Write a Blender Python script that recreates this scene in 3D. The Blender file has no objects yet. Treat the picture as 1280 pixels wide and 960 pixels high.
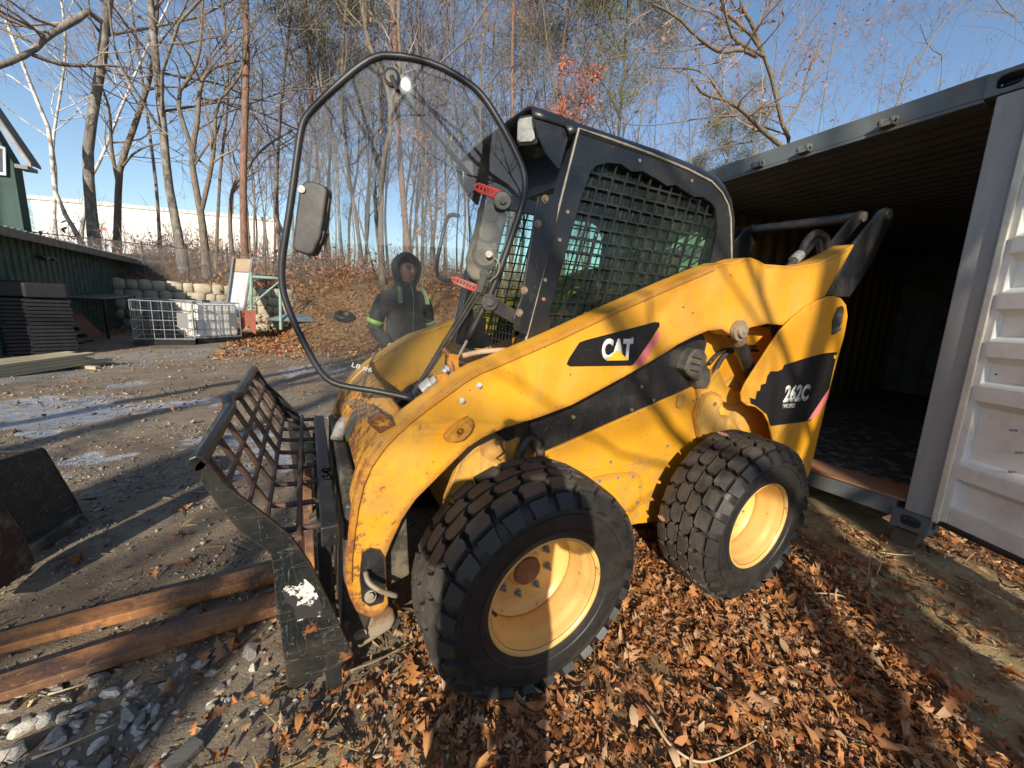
import bpy, math, random
import numpy as np
from mathutils import Vector, Matrix
from mathutils.geometry import tessellate_polygon
S = bpy.context.scene
COL = S.collection
# ------------------------------------------------------------------ camera
CAM = np.array([1.3411, 1.7828, 1.4232]); YAW, PITCH, ROLL, FPX = -2.0612, -0.2152, 0.0763, 488.34
F = np.array([math.cos(PITCH)*math.cos(YAW), math.cos(PITCH)*math.sin(YAW), math.sin(PITCH)])
_r = np.cross(F, [0, 0, 1]); _r /= np.linalg.norm(_r); _u = np.cross(_r, F)
RT = _r*math.cos(ROLL)+_u*math.sin(ROLL); UP = -_r*math.sin(ROLL)+_u*math.cos(ROLL)
cd = bpy.data.cameras.new('camera'); cam = bpy.data.objects.new('camera', cd); COL.objects.link(cam)
cam.matrix_world = Matrix(((RT[0], UP[0], -F[0], CAM[0]), (RT[1], UP[1], -F[1], CAM[1]), (RT[2], UP[2], -F[2], CAM[2]), (0, 0, 0, 1)))
cd.sensor_fit = 'HORIZONTAL'; cd.sensor_width = 36.0; cd.lens = 36.0*FPX/1280; cd.clip_start = 0.02; cd.clip_end = 1500
S.camera = cam
# ------------------------------------------------------------------ light
SUN_AZ, SUN_EL = math.atan2(.532, .847), math.radians(23.5)
sdir = Vector((math.sin(SUN_AZ)*math.cos(SUN_EL), math.cos(SUN_AZ)*math.cos(SUN_EL), math.sin(SUN_EL)))
W = bpy.data.worlds.new("World"); S.world = W; W.use_nodes = True
nt = W.node_tree; nt.nodes.clear()
sky = nt.nodes.new('ShaderNodeTexSky'); sky.sky_type = 'NISHITA'; sky.sun_disc = False
sky.sun_elevation = SUN_EL; sky.sun_rotation = SUN_AZ; sky.air_density = 1.0; sky.dust_density = 0.6; sky.ozone_density = 2.5
bg = nt.nodes.new('ShaderNodeBackground'); bg.inputs[1].default_value = 0.125
wo = nt.nodes.new('ShaderNodeOutputWorld'); nt.links.new(sky.outputs[0], bg.inputs[0]); nt.links.new(bg.outputs[0], wo.inputs[0])
sl = bpy.data.lights.new('sun', 'SUN'); sl.energy = 5.0; sl.angle = math.radians(.5); sl.color = (1, .91, .75)
so = bpy.data.objects.new('sun', sl); COL.objects.link(so); so.rotation_euler = sdir.to_track_quat('Z', 'Y').to_euler()
S.view_settings.view_transform = 'Standard'; S.view_settings.look = 'None'; S.view_settings.exposure = 0.42; S.view_settings.gamma = 1
S.render.engine = 'CYCLES'
S.cycles.max_bounces = 7; S.cycles.transparent_max_bounces = 16; S.cycles.use_denoising = True

# ------------------------------------------------------------------ geometry helpers
def ray(x, y):
    d = F+(x-640)/FPX*RT-(y-480)/FPX*UP
    return d/np.linalg.norm(d)
def hit(x, y, n, c):
    d = ray(x, y); n = np.array(n, float); return Vector(CAM+d*((c-n@CAM)/(n@d)))
def HY(x, y, Y): return hit(x, y, (0, 1, 0), Y)
def HX(x, y, X): return hit(x, y, (1, 0, 0), X)
def HZ(x, y, Z): return hit(x, y, (0, 0, 1), Z)
def HP(x, y, p, n): return hit(x, y, n, float(np.dot(n, p)))
def tag(o, label=None, cat=None, group=None, kind=None):
    if label: o['label'] = label
    if cat: o['category'] = cat
    if group: o['group'] = group
    if kind: o['kind'] = kind
    return o
def empty(name, loc=(0, 0, 0), label=None, cat=None, group=None, rz=0):
    o = bpy.data.objects.new(name, None); COL.objects.link(o); o.location = loc; o.rotation_euler.z = rz
    o.empty_display_size = .1
    return tag(o, label, cat, group)
def clean2(poly): return [Vector(p) for p in poly]
class MB:
    def __init__(s): s.v = []; s.f = []
    def add(s, V, Fc):
        b = len(s.v); s.v += [tuple(p) for p in V]; s.f += [tuple(b+i for i in f) for f in Fc]; return s
    def box(s, c, d, M=None):
        x, y, z = d[0]/2, d[1]/2, d[2]/2
        P = [Vector(((-x, x)[i & 1], (-y, y)[i >> 1 & 1], (-z, z)[i >> 2])) for i in range(8)]
        if M is not None: P = [M @ p for p in P]
        P = [p+Vector(c) for p in P]
        return s.add(P, [(0, 2, 3, 1), (4, 5, 7, 6), (0, 1, 5, 4), (2, 6, 7, 3), (0, 4, 6, 2), (1, 3, 7, 5)])
    def bar(s, a, b, w, h, up=(0, 0, 1)):
        a, b = Vector(a), Vector(b); d = (b-a); L = d.length; d.normalize(); u = Vector(up); sd = d.cross(u)
        if sd.length < 1e-4: sd = d.cross(Vector((1, 0, 0)))
        sd.normalize(); u = sd.cross(d)
        P = []
        for q in (a, b):
            P += [q-sd*w/2-u*h/2, q+sd*w/2-u*h/2, q+sd*w/2+u*h/2, q-sd*w/2+u*h/2]
        return s.add(P, [(3, 2, 1, 0), (4, 5, 6, 7), (0, 1, 5, 4), (1, 2, 6, 5), (2, 3, 7, 6), (3, 0, 4, 7)])
    def prism(s, pts, t, holes=None):
        pts = [Vector(p) for p in pts]; t = Vector(t); n = len(pts)
        if not holes:
            V = pts+[p+t for p in pts]
            return s.add(V, [tuple(range(n)), tuple(range(2*n-1, n-1, -1))]+[(i, i+n, (i+1) % n+n, (i+1) % n) for i in range(n)])
        loops = [pts]+[[Vector(p) for p in h] for h in holes]
        tri = tessellate_polygon(loops); allp = [p for l in loops for p in l]; N = len(allp)
        fs = [tuple(x) for x in tri]+[tuple(i+N for i in reversed(x)) for x in tri]
        b = 0
        for l in loops:
            m = len(l); fs += [(b+i, b+i+N, b+(i+1) % m+N, b+(i+1) % m) for i in range(m)]; b += m
        return s.add(allp+[p+t for p in allp], fs)
    def tube(s, pts, r, n=8, cap=True):
        pts = [Vector(p) for p in pts]; K = len(pts); rs = r if isinstance(r, (list, tuple)) else [r]*K
        V = []; ref = None
        for i, p in enumerate(pts):
            d = (pts[min(i+1, K-1)]-pts[max(i-1, 0)]).normalized()
            if ref is None:
                ref = d.cross(Vector((0, 0, 1)));
                if ref.length < .05: ref = d.cross(Vector((1, 0, 0)))
            ref = (ref-d*ref.dot(d)).normalized(); w = d.cross(ref)
            for j in range(n):
                a = 2*math.pi*j/n; V.append(p+(ref*math.cos(a)+w*math.sin(a))*rs[i])
        fs = [(i*n+j, i*n+(j+1) % n, (i+1)*n+(j+1) % n, (i+1)*n+j) for i in range(K-1) for j in range(n)]
        if cap: fs += [tuple(range(n))[::-1], tuple(range((K-1)*n, K*n))]
        return s.add(V, fs)
    def lathe(s, prof, n, M=Matrix.Identity(4)):   # prof of (axial y, radius), axis = local Y
        V = []
        for (y, r) in prof:
            for j in range(n):
                a = 2*math.pi*j/n; V.append(M @ Vector((r*math.cos(a), y, r*math.sin(a))))
        K = len(prof)
        return s.add(V, [(i*n+j, i*n+(j+1) % n, (i+1)*n+(j+1) % n, (i+1)*n+j) for i in range(K-1) for j in range(n)])
    def build(s, name, mat, parent=None, bevel=0, seg=2, smooth=False, shadeauto=False):
        me = bpy.data.meshes.new(name); me.from_pydata(s.v, [], s.f); me.validate()
        import bmesh
        bm = bmesh.new(); bm.from_mesh(me); bmesh.ops.recalc_face_normals(bm, faces=bm.faces); bm.to_mesh(me); bm.free()
        if smooth: me.polygons.foreach_set('use_smooth', [True]*len(me.polygons))
        o = bpy.data.objects.new(name, me); COL.objects.link(o)
        if mat: me.materials.append(mat)
        if parent is not None:
            o.parent = parent
            loc = parent_world(parent)
            if loc is not None: me.transform(loc.inverted())
        if bevel:
            m = o.modifiers.new('bevel', 'BEVEL'); m.width = bevel; m.segments = seg; m.limit_method = 'ANGLE'; m.angle_limit = math.radians(28); m.harden_normals = False
        return o
def parent_world(p):
    M = Matrix.Identity(4)
    while p is not None:
        M = (Matrix.Translation(p.location) @ p.rotation_euler.to_matrix().to_4x4()) @ M; p = p.parent
    return M
def smooth_path(pts, n=6):
    P = [Vector(p) for p in pts]; P = [2*P[0]-P[1]]+P+[2*P[-1]-P[-2]]; out = []
    for i in range(1, len(P)-2):
        for k in range(n):
            t = k/n; a, b, c, d = P[i-1], P[i], P[i+1], P[i+2]
            out.append(.5*((2*b)+(-a+c)*t+(2*a-5*b+4*c-d)*t*t+(-a+3*b-3*c+d)*t**3))
    out.append(P[-2]); return out
def npmesh(name, V, Fq, mat, parent=None, attr=None, smooth=False):
    V = np.asarray(V, np.float32); Fq = np.asarray(Fq, np.int32); k = Fq.shape[1]
    me = bpy.data.meshes.new(name); me.vertices.add(len(V)); me.vertices.foreach_set('co', V.ravel())
    me.loops.add(Fq.size); me.loops.foreach_set('vertex_index', Fq.ravel())
    me.polygons.add(len(Fq)); me.polygons.foreach_set('loop_start', np.arange(0, Fq.size, k, dtype=np.int32))
    if smooth: me.polygons.foreach_set('use_smooth', np.ones(len(Fq), bool))
    me.update(calc_edges=True)
    for nm, a in (attr or {}).items():
        at = me.attributes.new(nm, 'FLOAT', 'POINT'); at.data.foreach_set('value', np.asarray(a, np.float32))
    if mat: me.materials.append(mat)
    o = bpy.data.objects.new(name, me); COL.objects.link(o)
    if parent is not None: o.parent = parent
    return o
rs0 = np.random.RandomState(7)
_lat = rs0.rand(256, 256)
def vnoise(x, y, s=1.0, o=0):
    x = np.asarray(x)*s+o*17.3; y = np.asarray(y)*s+o*9.1
    xi = np.floor(x).astype(int); yi = np.floor(y).astype(int); fx = x-xi; fy = y-yi
    fx = fx*fx*(3-2*fx); fy = fy*fy*(3-2*fy); g = lambda i, j: _lat[i % 256, j % 256]
    return (g(xi, yi)*(1-fx)+g(xi+1, yi)*fx)*(1-fy)+(g(xi, yi+1)*(1-fx)+g(xi+1, yi+1)*fx)*fy
def fbm(x, y, s, o=0, k=4):
    t = 0; a = .5
    for i in range(k): t = t+a*vnoise(x, y, s*2**i, o+i); a *= .5
    return t
def sstep(a, b, x): t = np.clip((x-a)/(b-a), 0, 1); return t*t*(3-2*t)
def inpoly(x, y, poly):
    x = np.asarray(x); y = np.asarray(y); c = np.zeros(x.shape, bool); n = len(poly); j = n-1
    for i in range(n):
        xi, yi = poly[i]; xj, yj = poly[j]
        c ^= ((yi > y) != (yj > y)) & (x < (xj-xi)*(y-yi)/((yj-yi) or 1e-9)+xi); j = i
    return c

# ------------------------------------------------------------------ materials
class NT:
    def __init__(s, name):
        s.m = bpy.data.materials.new(name); s.m.use_nodes = True; s.t = s.m.node_tree; s.b = s.t.nodes['Principled BSDF']
        s.co = s.t.nodes.new('ShaderNodeTexCoord')
    def n(s, typ, **k):
        o = s.t.nodes.new(typ)
        for a, b in k.items(): setattr(o, a, b)
        return o
    def l(s, a, b): s.t.links.new(a, b)
    def noise(s, scale, detail=4, rough=.55, vec=None, stretch=None):
        o = s.n('ShaderNodeTexNoise'); o.inputs['Scale'].default_value = scale; o.inputs['Detail'].default_value = detail; o.inputs['Roughness'].default_value = rough
        v = vec or s.co.outputs['Object']
        if stretch:
            mp = s.n('ShaderNodeMapping'); mp.inputs['Scale'].default_value = stretch; s.l(v, mp.inputs[0]); v = mp.outputs[0]
        s.l(v, o.inputs['Vector']); return o.outputs['Fac']
    def ramp(s, fac, stops):
        r = s.n('ShaderNodeValToRGB'); e = r.color_ramp.elements
        while len(e) < len(stops): e.new(.5)
        for q, (p, c) in zip(e, stops): q.position = p; q.color = (c if isinstance(c, (tuple, list)) else (c, c, c))[:3]+(1,) if isinstance(c, tuple) else (c, c, c, 1)
        s.l(fac, r.inputs[0]); return r.outputs[0]
    def mix(s, fac, a, b, mode='MIX'):
        o = s.n('ShaderNodeMix', data_type='RGBA', blend_type=mode)
        for sock, v in ((o.inputs[0], fac), (o.inputs[6], a), (o.inputs[7], b)):
            if isinstance(v, (int, float)): sock.default_value = v
            elif isinstance(v, tuple): sock.default_value = v[:3]+(1,)
            else: s.l(v, sock)
        return o.outputs[2]
    def math(s, op, a, b=None, clamp=False):
        o = s.n('ShaderNodeMath', operation=op, use_clamp=clamp)
        for sock, v in ((o.inputs[0], a), (o.inputs[1], b)):
            if v is None: continue
            if isinstance(v, (int, float)): sock.default_value = v
            else: s.l(v, sock)
        return o.outputs[0]
    def attr(s, name): o = s.n('ShaderNodeAttribute', attribute_name=name); return o.outputs['Fac']
    def bump(s, h, strength=.3, dist=.01):
        o = s.n('ShaderNodeBump'); o.inputs['Strength'].default_value = strength; o.inputs['Distance'].default_value = dist; s.l(h, o.inputs['Height']); s.l(o.outputs[0], s.b.inputs['Normal'])
    def edge(s, r=.012, lo=.75, hi=.97):
        bv = s.n('ShaderNodeBevel', samples=4); bv.inputs[0].default_value = r
        g = s.n('ShaderNodeNewGeometry'); d = s.n('ShaderNodeVectorMath', operation='DOT_PRODUCT'); s.l(bv.outputs[0], d.inputs[0]); s.l(g.outputs['Normal'], d.inputs[1])
        return s.ramp(d.outputs['Value'], [(lo, 1.0), (hi, 0.0)])
    def fin(s, col=None, rough=.6, metal=0):
        for k, v in (('Base Color', col), ('Roughness', rough), ('Metallic', metal)):
            if v is None: continue
            if isinstance(v, (int, float)): s.b.inputs[k].default_value = v
            elif isinstance(v, tuple): s.b.inputs[k].default_value = v[:3]+(1,)
            else: s.l(v, s.b.inputs[k])
        return s.m
def simple(name, c, c2=None, scale=8, rough=.6, metal=0, bump=.15, bs=40, stretch=None, dirt=None, dist=.004):
    n = NT(name); c2 = c2 or tuple(x*.6 for x in c)
    col = n.mix(n.ramp(n.noise(scale, 6, stretch=stretch), [(.35, 0.0), (.65, 1.0)]), c, c2)
    if dirt: col = n.mix(n.ramp(n.noise(dirt[1], 7, .65), [(.5, 0.0), (.62, 1.0)]), col, dirt[0])
    if bump: n.bump(n.noise(bs, 5, stretch=stretch), bump, dist)
    return n.fin(col, rough, metal)
def mat_yellow(name, base=(.76, .36, .016), rustamt=1.0, dust=.25):
    n = NT(name)
    sx = n.n('ShaderNodeSeparateXYZ'); n.l(n.co.outputs['Object'], sx.inputs[0])
    col = n.mix(n.ramp(n.noise(2.2, 5), [(.35, 0.0), (.65, 1.0)]), base, (base[0]*.86, base[1]*.80, base[2]*.9))
    # sun-faded pale areas and dusty mottling
    col = n.mix(n.math('MULTIPLY', n.ramp(n.noise(6, 9, .75), [(.44, 0.0), (.68, 1.0)]), min(1.0, dust*1.5)), col, (.70, .44, .13))
    streak = n.ramp(n.noise(16, 6, .7, stretch=(1, 1, .12)), [(.52, 0.0), (.70, 1.0)])
    col = n.mix(n.math('MULTIPLY', streak, dust*1.6, clamp=True), col, (.42, .25, .09))
    grime = n.math('MULTIPLY', n.ramp(n.noise(3.1, 8, .7), [(.5, 0.0), (.64, 1.0 if 'wheel' not in name else .12)]), n.math('ADD', n.math('MULTIPLY', n.math('SUBTRACT', 1.15, sx.outputs[2], clamp=True), .9), .12))
    col = n.mix(grime, col, (.33, .21, .09))
    fine = n.noise(24, 9, .75); big = n.noise(4, 4)
    e = n.math('MULTIPLY', n.edge(.06, .60, .9995), .27*rustamt)
    thr = n.math('ADD', e, n.math('ADD', n.math('MULTIPLY', fine, .55), n.math('MULTIPLY', big, .32)))
    thr = n.math('ADD', thr, n.math('MULTIPLY', n.math('SUBTRACT', sx.outputs[0], .82, clamp=True), .33*rustamt))
    rust = n.ramp(thr, [(.575, 0.0), (.592, 1.0)])
    rc = n.mix(n.noise(60, 4), (.13, .042, .015), (.30, .11, .03))
    col = n.mix(n.ramp(thr, [(.52, 0.0), (.58, .6)]), col, (.46, .19, .03))
    col = n.mix(rust, col, rc)
    spots = n.ramp(n.noise(48, 2, .5), [(.725, 0.0), (.74, .9)]); col = n.mix(spots, col, (.16, .07, .03))
    for (st, sc_, lo) in (((1.0, 1, 14), 10, .665), ((11, 1, 1.2), 8, .68)):
        sc = n.ramp(n.noise(sc_, 2, .5, stretch=st), [(lo, 0.0), (lo+.006, .55), (lo+.012, 0.0)]); col = n.mix(sc, col, (.5, .33, .15))
    n.bump(n.math('ADD', n.math('MULTIPLY', rust, -.6), n.math('ADD', n.math('MULTIPLY', n.noise(70, 4), .15), n.math('MULTIPLY', n.noise(2.5, 2), 1.6))), .3, .004)
    n.b.inputs['Coat Weight'].default_value = .15; n.b.inputs['Coat Roughness'].default_value = .2
    return n.fin(col, n.mix(rust, n.mix(n.noise(7, 7, .7), (.28,)*3, (.62,)*3), (.85,)*3))
def mat_blackpaint(name, base=(.012, .014, .017), wear=(.13, .1, .075), amt=.35, rough=.33, rustedge=True, battered=False):
    n = NT(name)
    d = n.math('MULTIPLY', n.ramp(n.noise(6, 9, .72), [(.45, 0.0), (.75, 1.0)]), amt)
    col = n.mix(d, base, wear)
    specks = n.ramp(n.noise(70, 3, .6), [(.68, 0.0), (.72, .35)])
    col = n.mix(specks, col, (.28, .25, .2))
    scr = n.ramp(n.noise(9, 3, .55, stretch=(1.0, 1, 14)), [(.68, 0.0), (.69, .4), (.70, 0.0)])
    scr2 = n.ramp(n.noise(7, 3, .55, stretch=(12, 1, 1.5)), [(.67, 0.0), (.68, .45), (.69, 0.0)])
    sc_ = n.math('ADD', scr, scr2, clamp=True)
    for (q_, st, w_) in ((3, (1, 1, 5), .0022), (4, (5, 1, 1), .0018)) if battered else ():
        sc_ = n.math('ADD', sc_, n.ramp(n.math('ABSOLUTE', n.math('SUBTRACT', n.noise(q_, 3, .55, stretch=st), .5)), [(0, .5), (w_*.6, .4), (w_*1.4, 0.0)]), clamp=True)
    col = n.mix(n.math('MULTIPLY', sc_, min(1.0, amt*2)), col, (.33, .33, .29))
    if battered: col = n.mix(n.ramp(n.noise(4.5, 8, .75), [(.58, 0.0), (.62, .9)]), col, (.26, .1, .035))
    if rustedge:
        thr = n.math('ADD', n.math('MULTIPLY', n.edge(.008), .3), n.math('MULTIPLY', n.noise(18, 7, .7), .8))
        col = n.mix(n.ramp(thr, [(.62, 0.0), (.66, .8)]), col, (.2, .09, .04))
    n.bump(n.noise(60, 5), .12, .003)
    n.b.inputs['Coat Weight'].default_value = .15
    return n.fin(col, n.mix(d, (rough,)*3, (.75,)*3))
M = {}
M['yellow'] = mat_yellow('machine_yellow_paint')
M['yellow_clean'] = mat_yellow('machine_yellow_clean', rustamt=.35, dust=.12)
M['yellow_dirty'] = mat_yellow('machine_yellow_dusty', base=(.74, .4, .05), rustamt=.8, dust=.6)
M['rim'] = mat_yellow('wheel_cream_paint', base=(.76, .47, .13), rustamt=.2, dust=.06)
M['black'] = mat_blackpaint('machine_black_paint')
M['cabblack'] = mat_blackpaint('cab_black_paint', amt=.16, rustedge=False, rough=.38)
M['rubberseal'] = simple('rubber_seal', (.03, .03, .033), rough=.45, bump=.05)
M['trim'] = simple('pale_seal', (.36, .33, .26), (.22, .2, .16), 30, rough=.7)
M['darkgrey'] = simple('dark_greasy_metal', (.03, .028, .026), (.07, .06, .045), 12, rough=.55, bump=.3, dirt=((.16, .13, .09), 9))
M['greymetal'] = simple('worn_grey_metal', (.2, .19, .17), (.09, .085, .08), 14, rough=.45, metal=.5, bump=.25, dirt=((.22, .17, .1), 11))
M['steelworn'] = simple('worn_dusty_steel', (.34, .28, .2), (.17, .14, .1), 9, rough=.6, metal=.2, bump=.35, dirt=((.2, .1, .05), 7))
M['zinc'] = simple('zinc_metal', (.36, .36, .36), (.22, .21, .2), 60, rough=.55, metal=.4, bump=.3, bs=200)
M['chrome'] = simple('polished_rod', (.6, .58, .55), (.45, .43, .4), 30, rough=.2, metal=.9, bump=.05)
def mat_decal(name, c, sc=(.5, .5, .5)):
    n = NT(name); col = n.mix(n.ramp(n.noise(55, 6, .75), [(.62, 0.0), (.68, .5)]), c, sc); return n.fin(col, .35)
M['decalblack'] = mat_decal('decal_black', (.013, .013, .014), (.2, .16, .1))
M['decalwhite'] = mat_decal('decal_white', (.8, .79, .76), (.45, .42, .38))
M['decalgrey'] = mat_decal('decal_silver', (.55, .55, .54), (.3, .3, .3))
M['decalred'] = mat_decal('decal_faded_red', (.75, .2, .2), (.6, .35, .3))
M['decalyellow'] = mat_decal('decal_yellow', (.8, .5, .03), (.6, .4, .1))
M['redplastic'] = simple('red_plastic', (.55, .06, .05), (.4, .05, .04), 20, rough=.4, dirt=((.3, .2, .15), 12))
M['hose'] = simple('hose_rubber', (.02, .02, .022), (.05, .045, .04), 20, rough=.5)
M['hosetan'] = simple('hose_sleeve_tan', (.42, .2, .1), (.5, .42, .32), 10, rough=.6)
def mat_tyre():
    n = NT('tyre_rubber')
    col = n.mix(n.ramp(n.noise(10, 7, .7), [(.35, 0.0), (.7, 1.0)]), (.013, .012, .012), (.036, .032, .028))
    g = n.n('ShaderNodeNewGeometry')
    ob = n.n('ShaderNodeSeparateXYZ'); n.l(n.co.outputs['Object'], ob.inputs[0])
    r = n.math('SQRT', n.math('ADD', n.math('MULTIPLY', ob.outputs[0], ob.outputs[0]), n.math('MULTIPLY', ob.outputs[2], ob.outputs[2])))
    tread = n.math('MULTIPLY', n.ramp(r, [(.365, 0.0), (.425, .6)]), n.noise(7, 6, .7))
    tread = n.ramp(r, [(.395, 0.0), (.42, 1.0)])
    tm = n.math('MULTIPLY', tread, n.ramp(n.noise(8, 6, .7), [(.35, .05), (.68, .5)]))
    col = n.mix(tm, col, (.14, .115, .09))
    n.bump(n.noise(55, 6), .2, .004)
    return n.fin(col, n.mix(tm, (.52,)*3, (.9,)*3))
M['tyre'] = mat_tyre()
def mat_glass(name, tint=(.93, .95, .95), dust=.1, scratch=True, refl=.09):
    n = NT(name); t = n.t
    tr = n.n('ShaderNodeBsdfTransparent'); tr.inputs[0].default_value = tint+(1,)
    gl = n.n('ShaderNodeBsdfGlossy'); gl.inputs['Roughness'].default_value = .012
    df = n.n('ShaderNodeBsdfDiffuse'); df.inputs[0].default_value = (.62, .58, .5, 1)
    fr = n.n('ShaderNodeLayerWeight'); fr.inputs[0].default_value = .25
    m1 = n.n('ShaderNodeMixShader'); n.l(n.math('MULTIPLY', n.math('ADD', n.math('MULTIPLY', fr.outputs['Fresnel'], .8), .25), refl*3), m1.inputs[0]); n.l(tr.outputs[0], m1.inputs[1]); n.l(gl.outputs[0], m1.inputs[2])
    d = n.math('MULTIPLY', n.ramp(n.noise(5, 8, .7), [(.3, .25), (.75, 1.0)]), dust)
    if scratch:
        d = n.math('ADD', d, n.math('MULTIPLY', n.ramp(n.noise(120, 3, .6), [(.70, 0.0), (.74, 1.0)]), .10))
    df.inputs[0].default_value = (.62*tint[0], .62*tint[1], .58*tint[2], 1)
    m2 = n.n('ShaderNodeMixShader'); n.l(d, m2.inputs[0]); n.l(m1.outputs[0], m2.inputs[1]); n.l(df.outputs[0], m2.inputs[2])
    n.l(m2.outputs[0], t.nodes['Material Output'].inputs[0]); return n.m
M['glass'] = mat_glass('dusty_clear_glass', tint=(.84, .865, .88), dust=.02, refl=.045)
M['glassgreen'] = mat_glass('green_tinted_window', tint=(.80, .93, .86), dust=.02, refl=.03)
M['lens'] = simple('lamp_lens', (.55, .55, .5), (.35, .35, .33), 40, rough=.12, bump=.2, bs=120)
def mat_bark(name, c1, c2, stretch=(1, 1, .25), scale=14, bump=.8, lich=None):
    n = NT(name); f = n.noise(scale, 7, .7, stretch=stretch)
    col = n.mix(n.ramp(f, [(.32, 0.0), (.68, 1.0)]), c1, c2)
    if lich: col = n.mix(n.ramp(n.noise(4, 6, .6), [(.5, 0.0), (.6, .7)]), col, lich)
    n.bump(f, bump, .03); return n.fin(col, .9)
M['bark_grey'] = mat_bark('bark_grey', (.09, .078, .066), (.25, .22, .19), lich=(.33, .31, .26))
M['bark_oak'] = mat_bark('bark_oak', (.075, .06, .048), (.26, .21, .155), scale=18)
M['bark_pine'] = mat_bark('bark_pine', (.1, .05, .035), (.3, .18, .13), scale=16)
M['bark_birch'] = mat_bark('bark_birch', (.75, .72, .66), (.5, .46, .4), stretch=(1, 1, 2.5), scale=6, bump=.2, lich=(.1, .08, .07))
M['twig'] = simple('twig_bark', (.21, .165, .135), (.36, .285, .23), 3, rough=.9, bump=0)
M['twig_dark'] = simple('twig_bark_dark', (.13, .10, .09), (.24, .185, .16), 3, rough=.9, bump=0)
M['twig_birch'] = simple('twig_birch', (.5, .45, .4), (.3, .24, .2), 3, rough=.9, bump=0)
def mat_leaf(name, cols, rough=.7):
    n = NT(name); a = n.attr('tone'); k = len(cols)
    col = n.ramp(a, [(i/(k-1), c) for i, c in enumerate(cols)])
    col = n.mix(n.math('MULTIPLY', n.noise(60, 4), .5), col, n.mix(1.0, col, (.55, .5, .45), 'MULTIPLY'))
    n.b.inputs['Specular IOR Level'].default_value = .35
    return n.fin(col, rough)
M['leaf'] = mat_leaf('dead_oak_leaf', [(.10, .042, .018), (.29, .115, .04), (.44, .17, .05), (.50, .26, .105), (.33, .10, .03), (.55, .38, .22), (.18, .08, .035), (.48, .20, .06), (.36, .2, .11)])
M['redleaf'] = mat_leaf('red_clinging_leaf', [(.35, .09, .06), (.5, .17, .11), (.42, .14, .07)])
M['brownleaf'] = mat_leaf('brown_clinging_leaf', [(.35, .15, .07), (.45, .22, .12), (.3, .1, .06)])
M['needle'] = mat_leaf('pine_needles', [(.09, .11, .04), (.16, .17, .06), (.22, .2, .09)])
M['straw'] = mat_leaf('dry_straw', [(.25, .16, .08), (.45, .33, .17), (.58, .45, .26), (.12, .07, .04)])
M['pebble'] = mat_leaf('pebbles', [(.10, .08, .06), (.2, .16, .12), (.3, .25, .19), (.52, .46, .38)])
def mat_stone(name, c1, c2):
    n = NT(name); oi = n.n('ShaderNodeObjectInfo')
    v = n.noise(9, 8, .65); col = n.mix(n.ramp(v, [(.35, 0.0), (.65, 1.0)]), c1, c2)
    hsv = n.n('ShaderNodeHueSaturation'); n.l(col, hsv.inputs['Color']); n.l(n.math('ADD', n.math('MULTIPLY', oi.outputs['Random'], .9), .55), hsv.inputs['Value'])
    col = n.mix(n.ramp(n.noise(22, 6, .7), [(.52, 0.0), (.62, .8)]), hsv.outputs[0], (.2, .15, .09))
    n.bump(n.noise(30, 7, .6), .5, .01); return n.fin(col, .8)
M['stone'] = mat_stone('grey_rock', (.56, .52, .45), (.30, .28, .25))
M['stonewhite'] = mat_stone('white_rock', (.7, .66, .58), (.45, .4, .35))
M['wallstone'] = simple('wall_stone', (.48, .42, .31), (.30, .26, .19), 3, rough=.9, bump=.4, bs=18)

# ------------------------------------------------------------------ ground
ice_px = [[(-60, 486), (20, 492), (60, 488), (110, 497), (185, 503), (250, 497), (300, 490), (262, 506), (170, 520), (95, 535), (95, 545), (20, 552), (-60, 560)],
          [(70, 580), (130, 566), (200, 562), (260, 545), (330, 540), (330, 575), (260, 566), (200, 575), (140, 584), (80, 592)],
          [(280, 560), (345, 545), (360, 600), (310, 620)], [(105, 488), (160, 484), (165, 490), (110, 495)], [(140, 466), (200, 462), (205, 468), (150, 474)],
          [(340, 452), (420, 440), (440, 448), (350, 462)], [(200, 505), (292, 487), (300, 494), (210, 515)], [(90, 610), (118, 606), (120, 613), (92, 618)]]
def toW(px, z=-.15): return [tuple(HZ(x, y, z)[:2]) for x, y in px]
ICE = [toW(p) for p in ice_px]
APRON = [tuple(HZ(x, y, -.38)[:2]) for x, y in [(-200, 500), (20, 486), (120, 470), (190, 452), (270, 440), (400, 428), (250, 432), (100, 440), (-200, 450)]]
MOSS = [tuple(HZ(x, y, 0)[:2]) for x, y in [(980, 600), (1080, 640), (1280, 760), (1400, 900), (1240, 960), (1190, 860), (1120, 760), (1040, 700), (975, 640)]]
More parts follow.
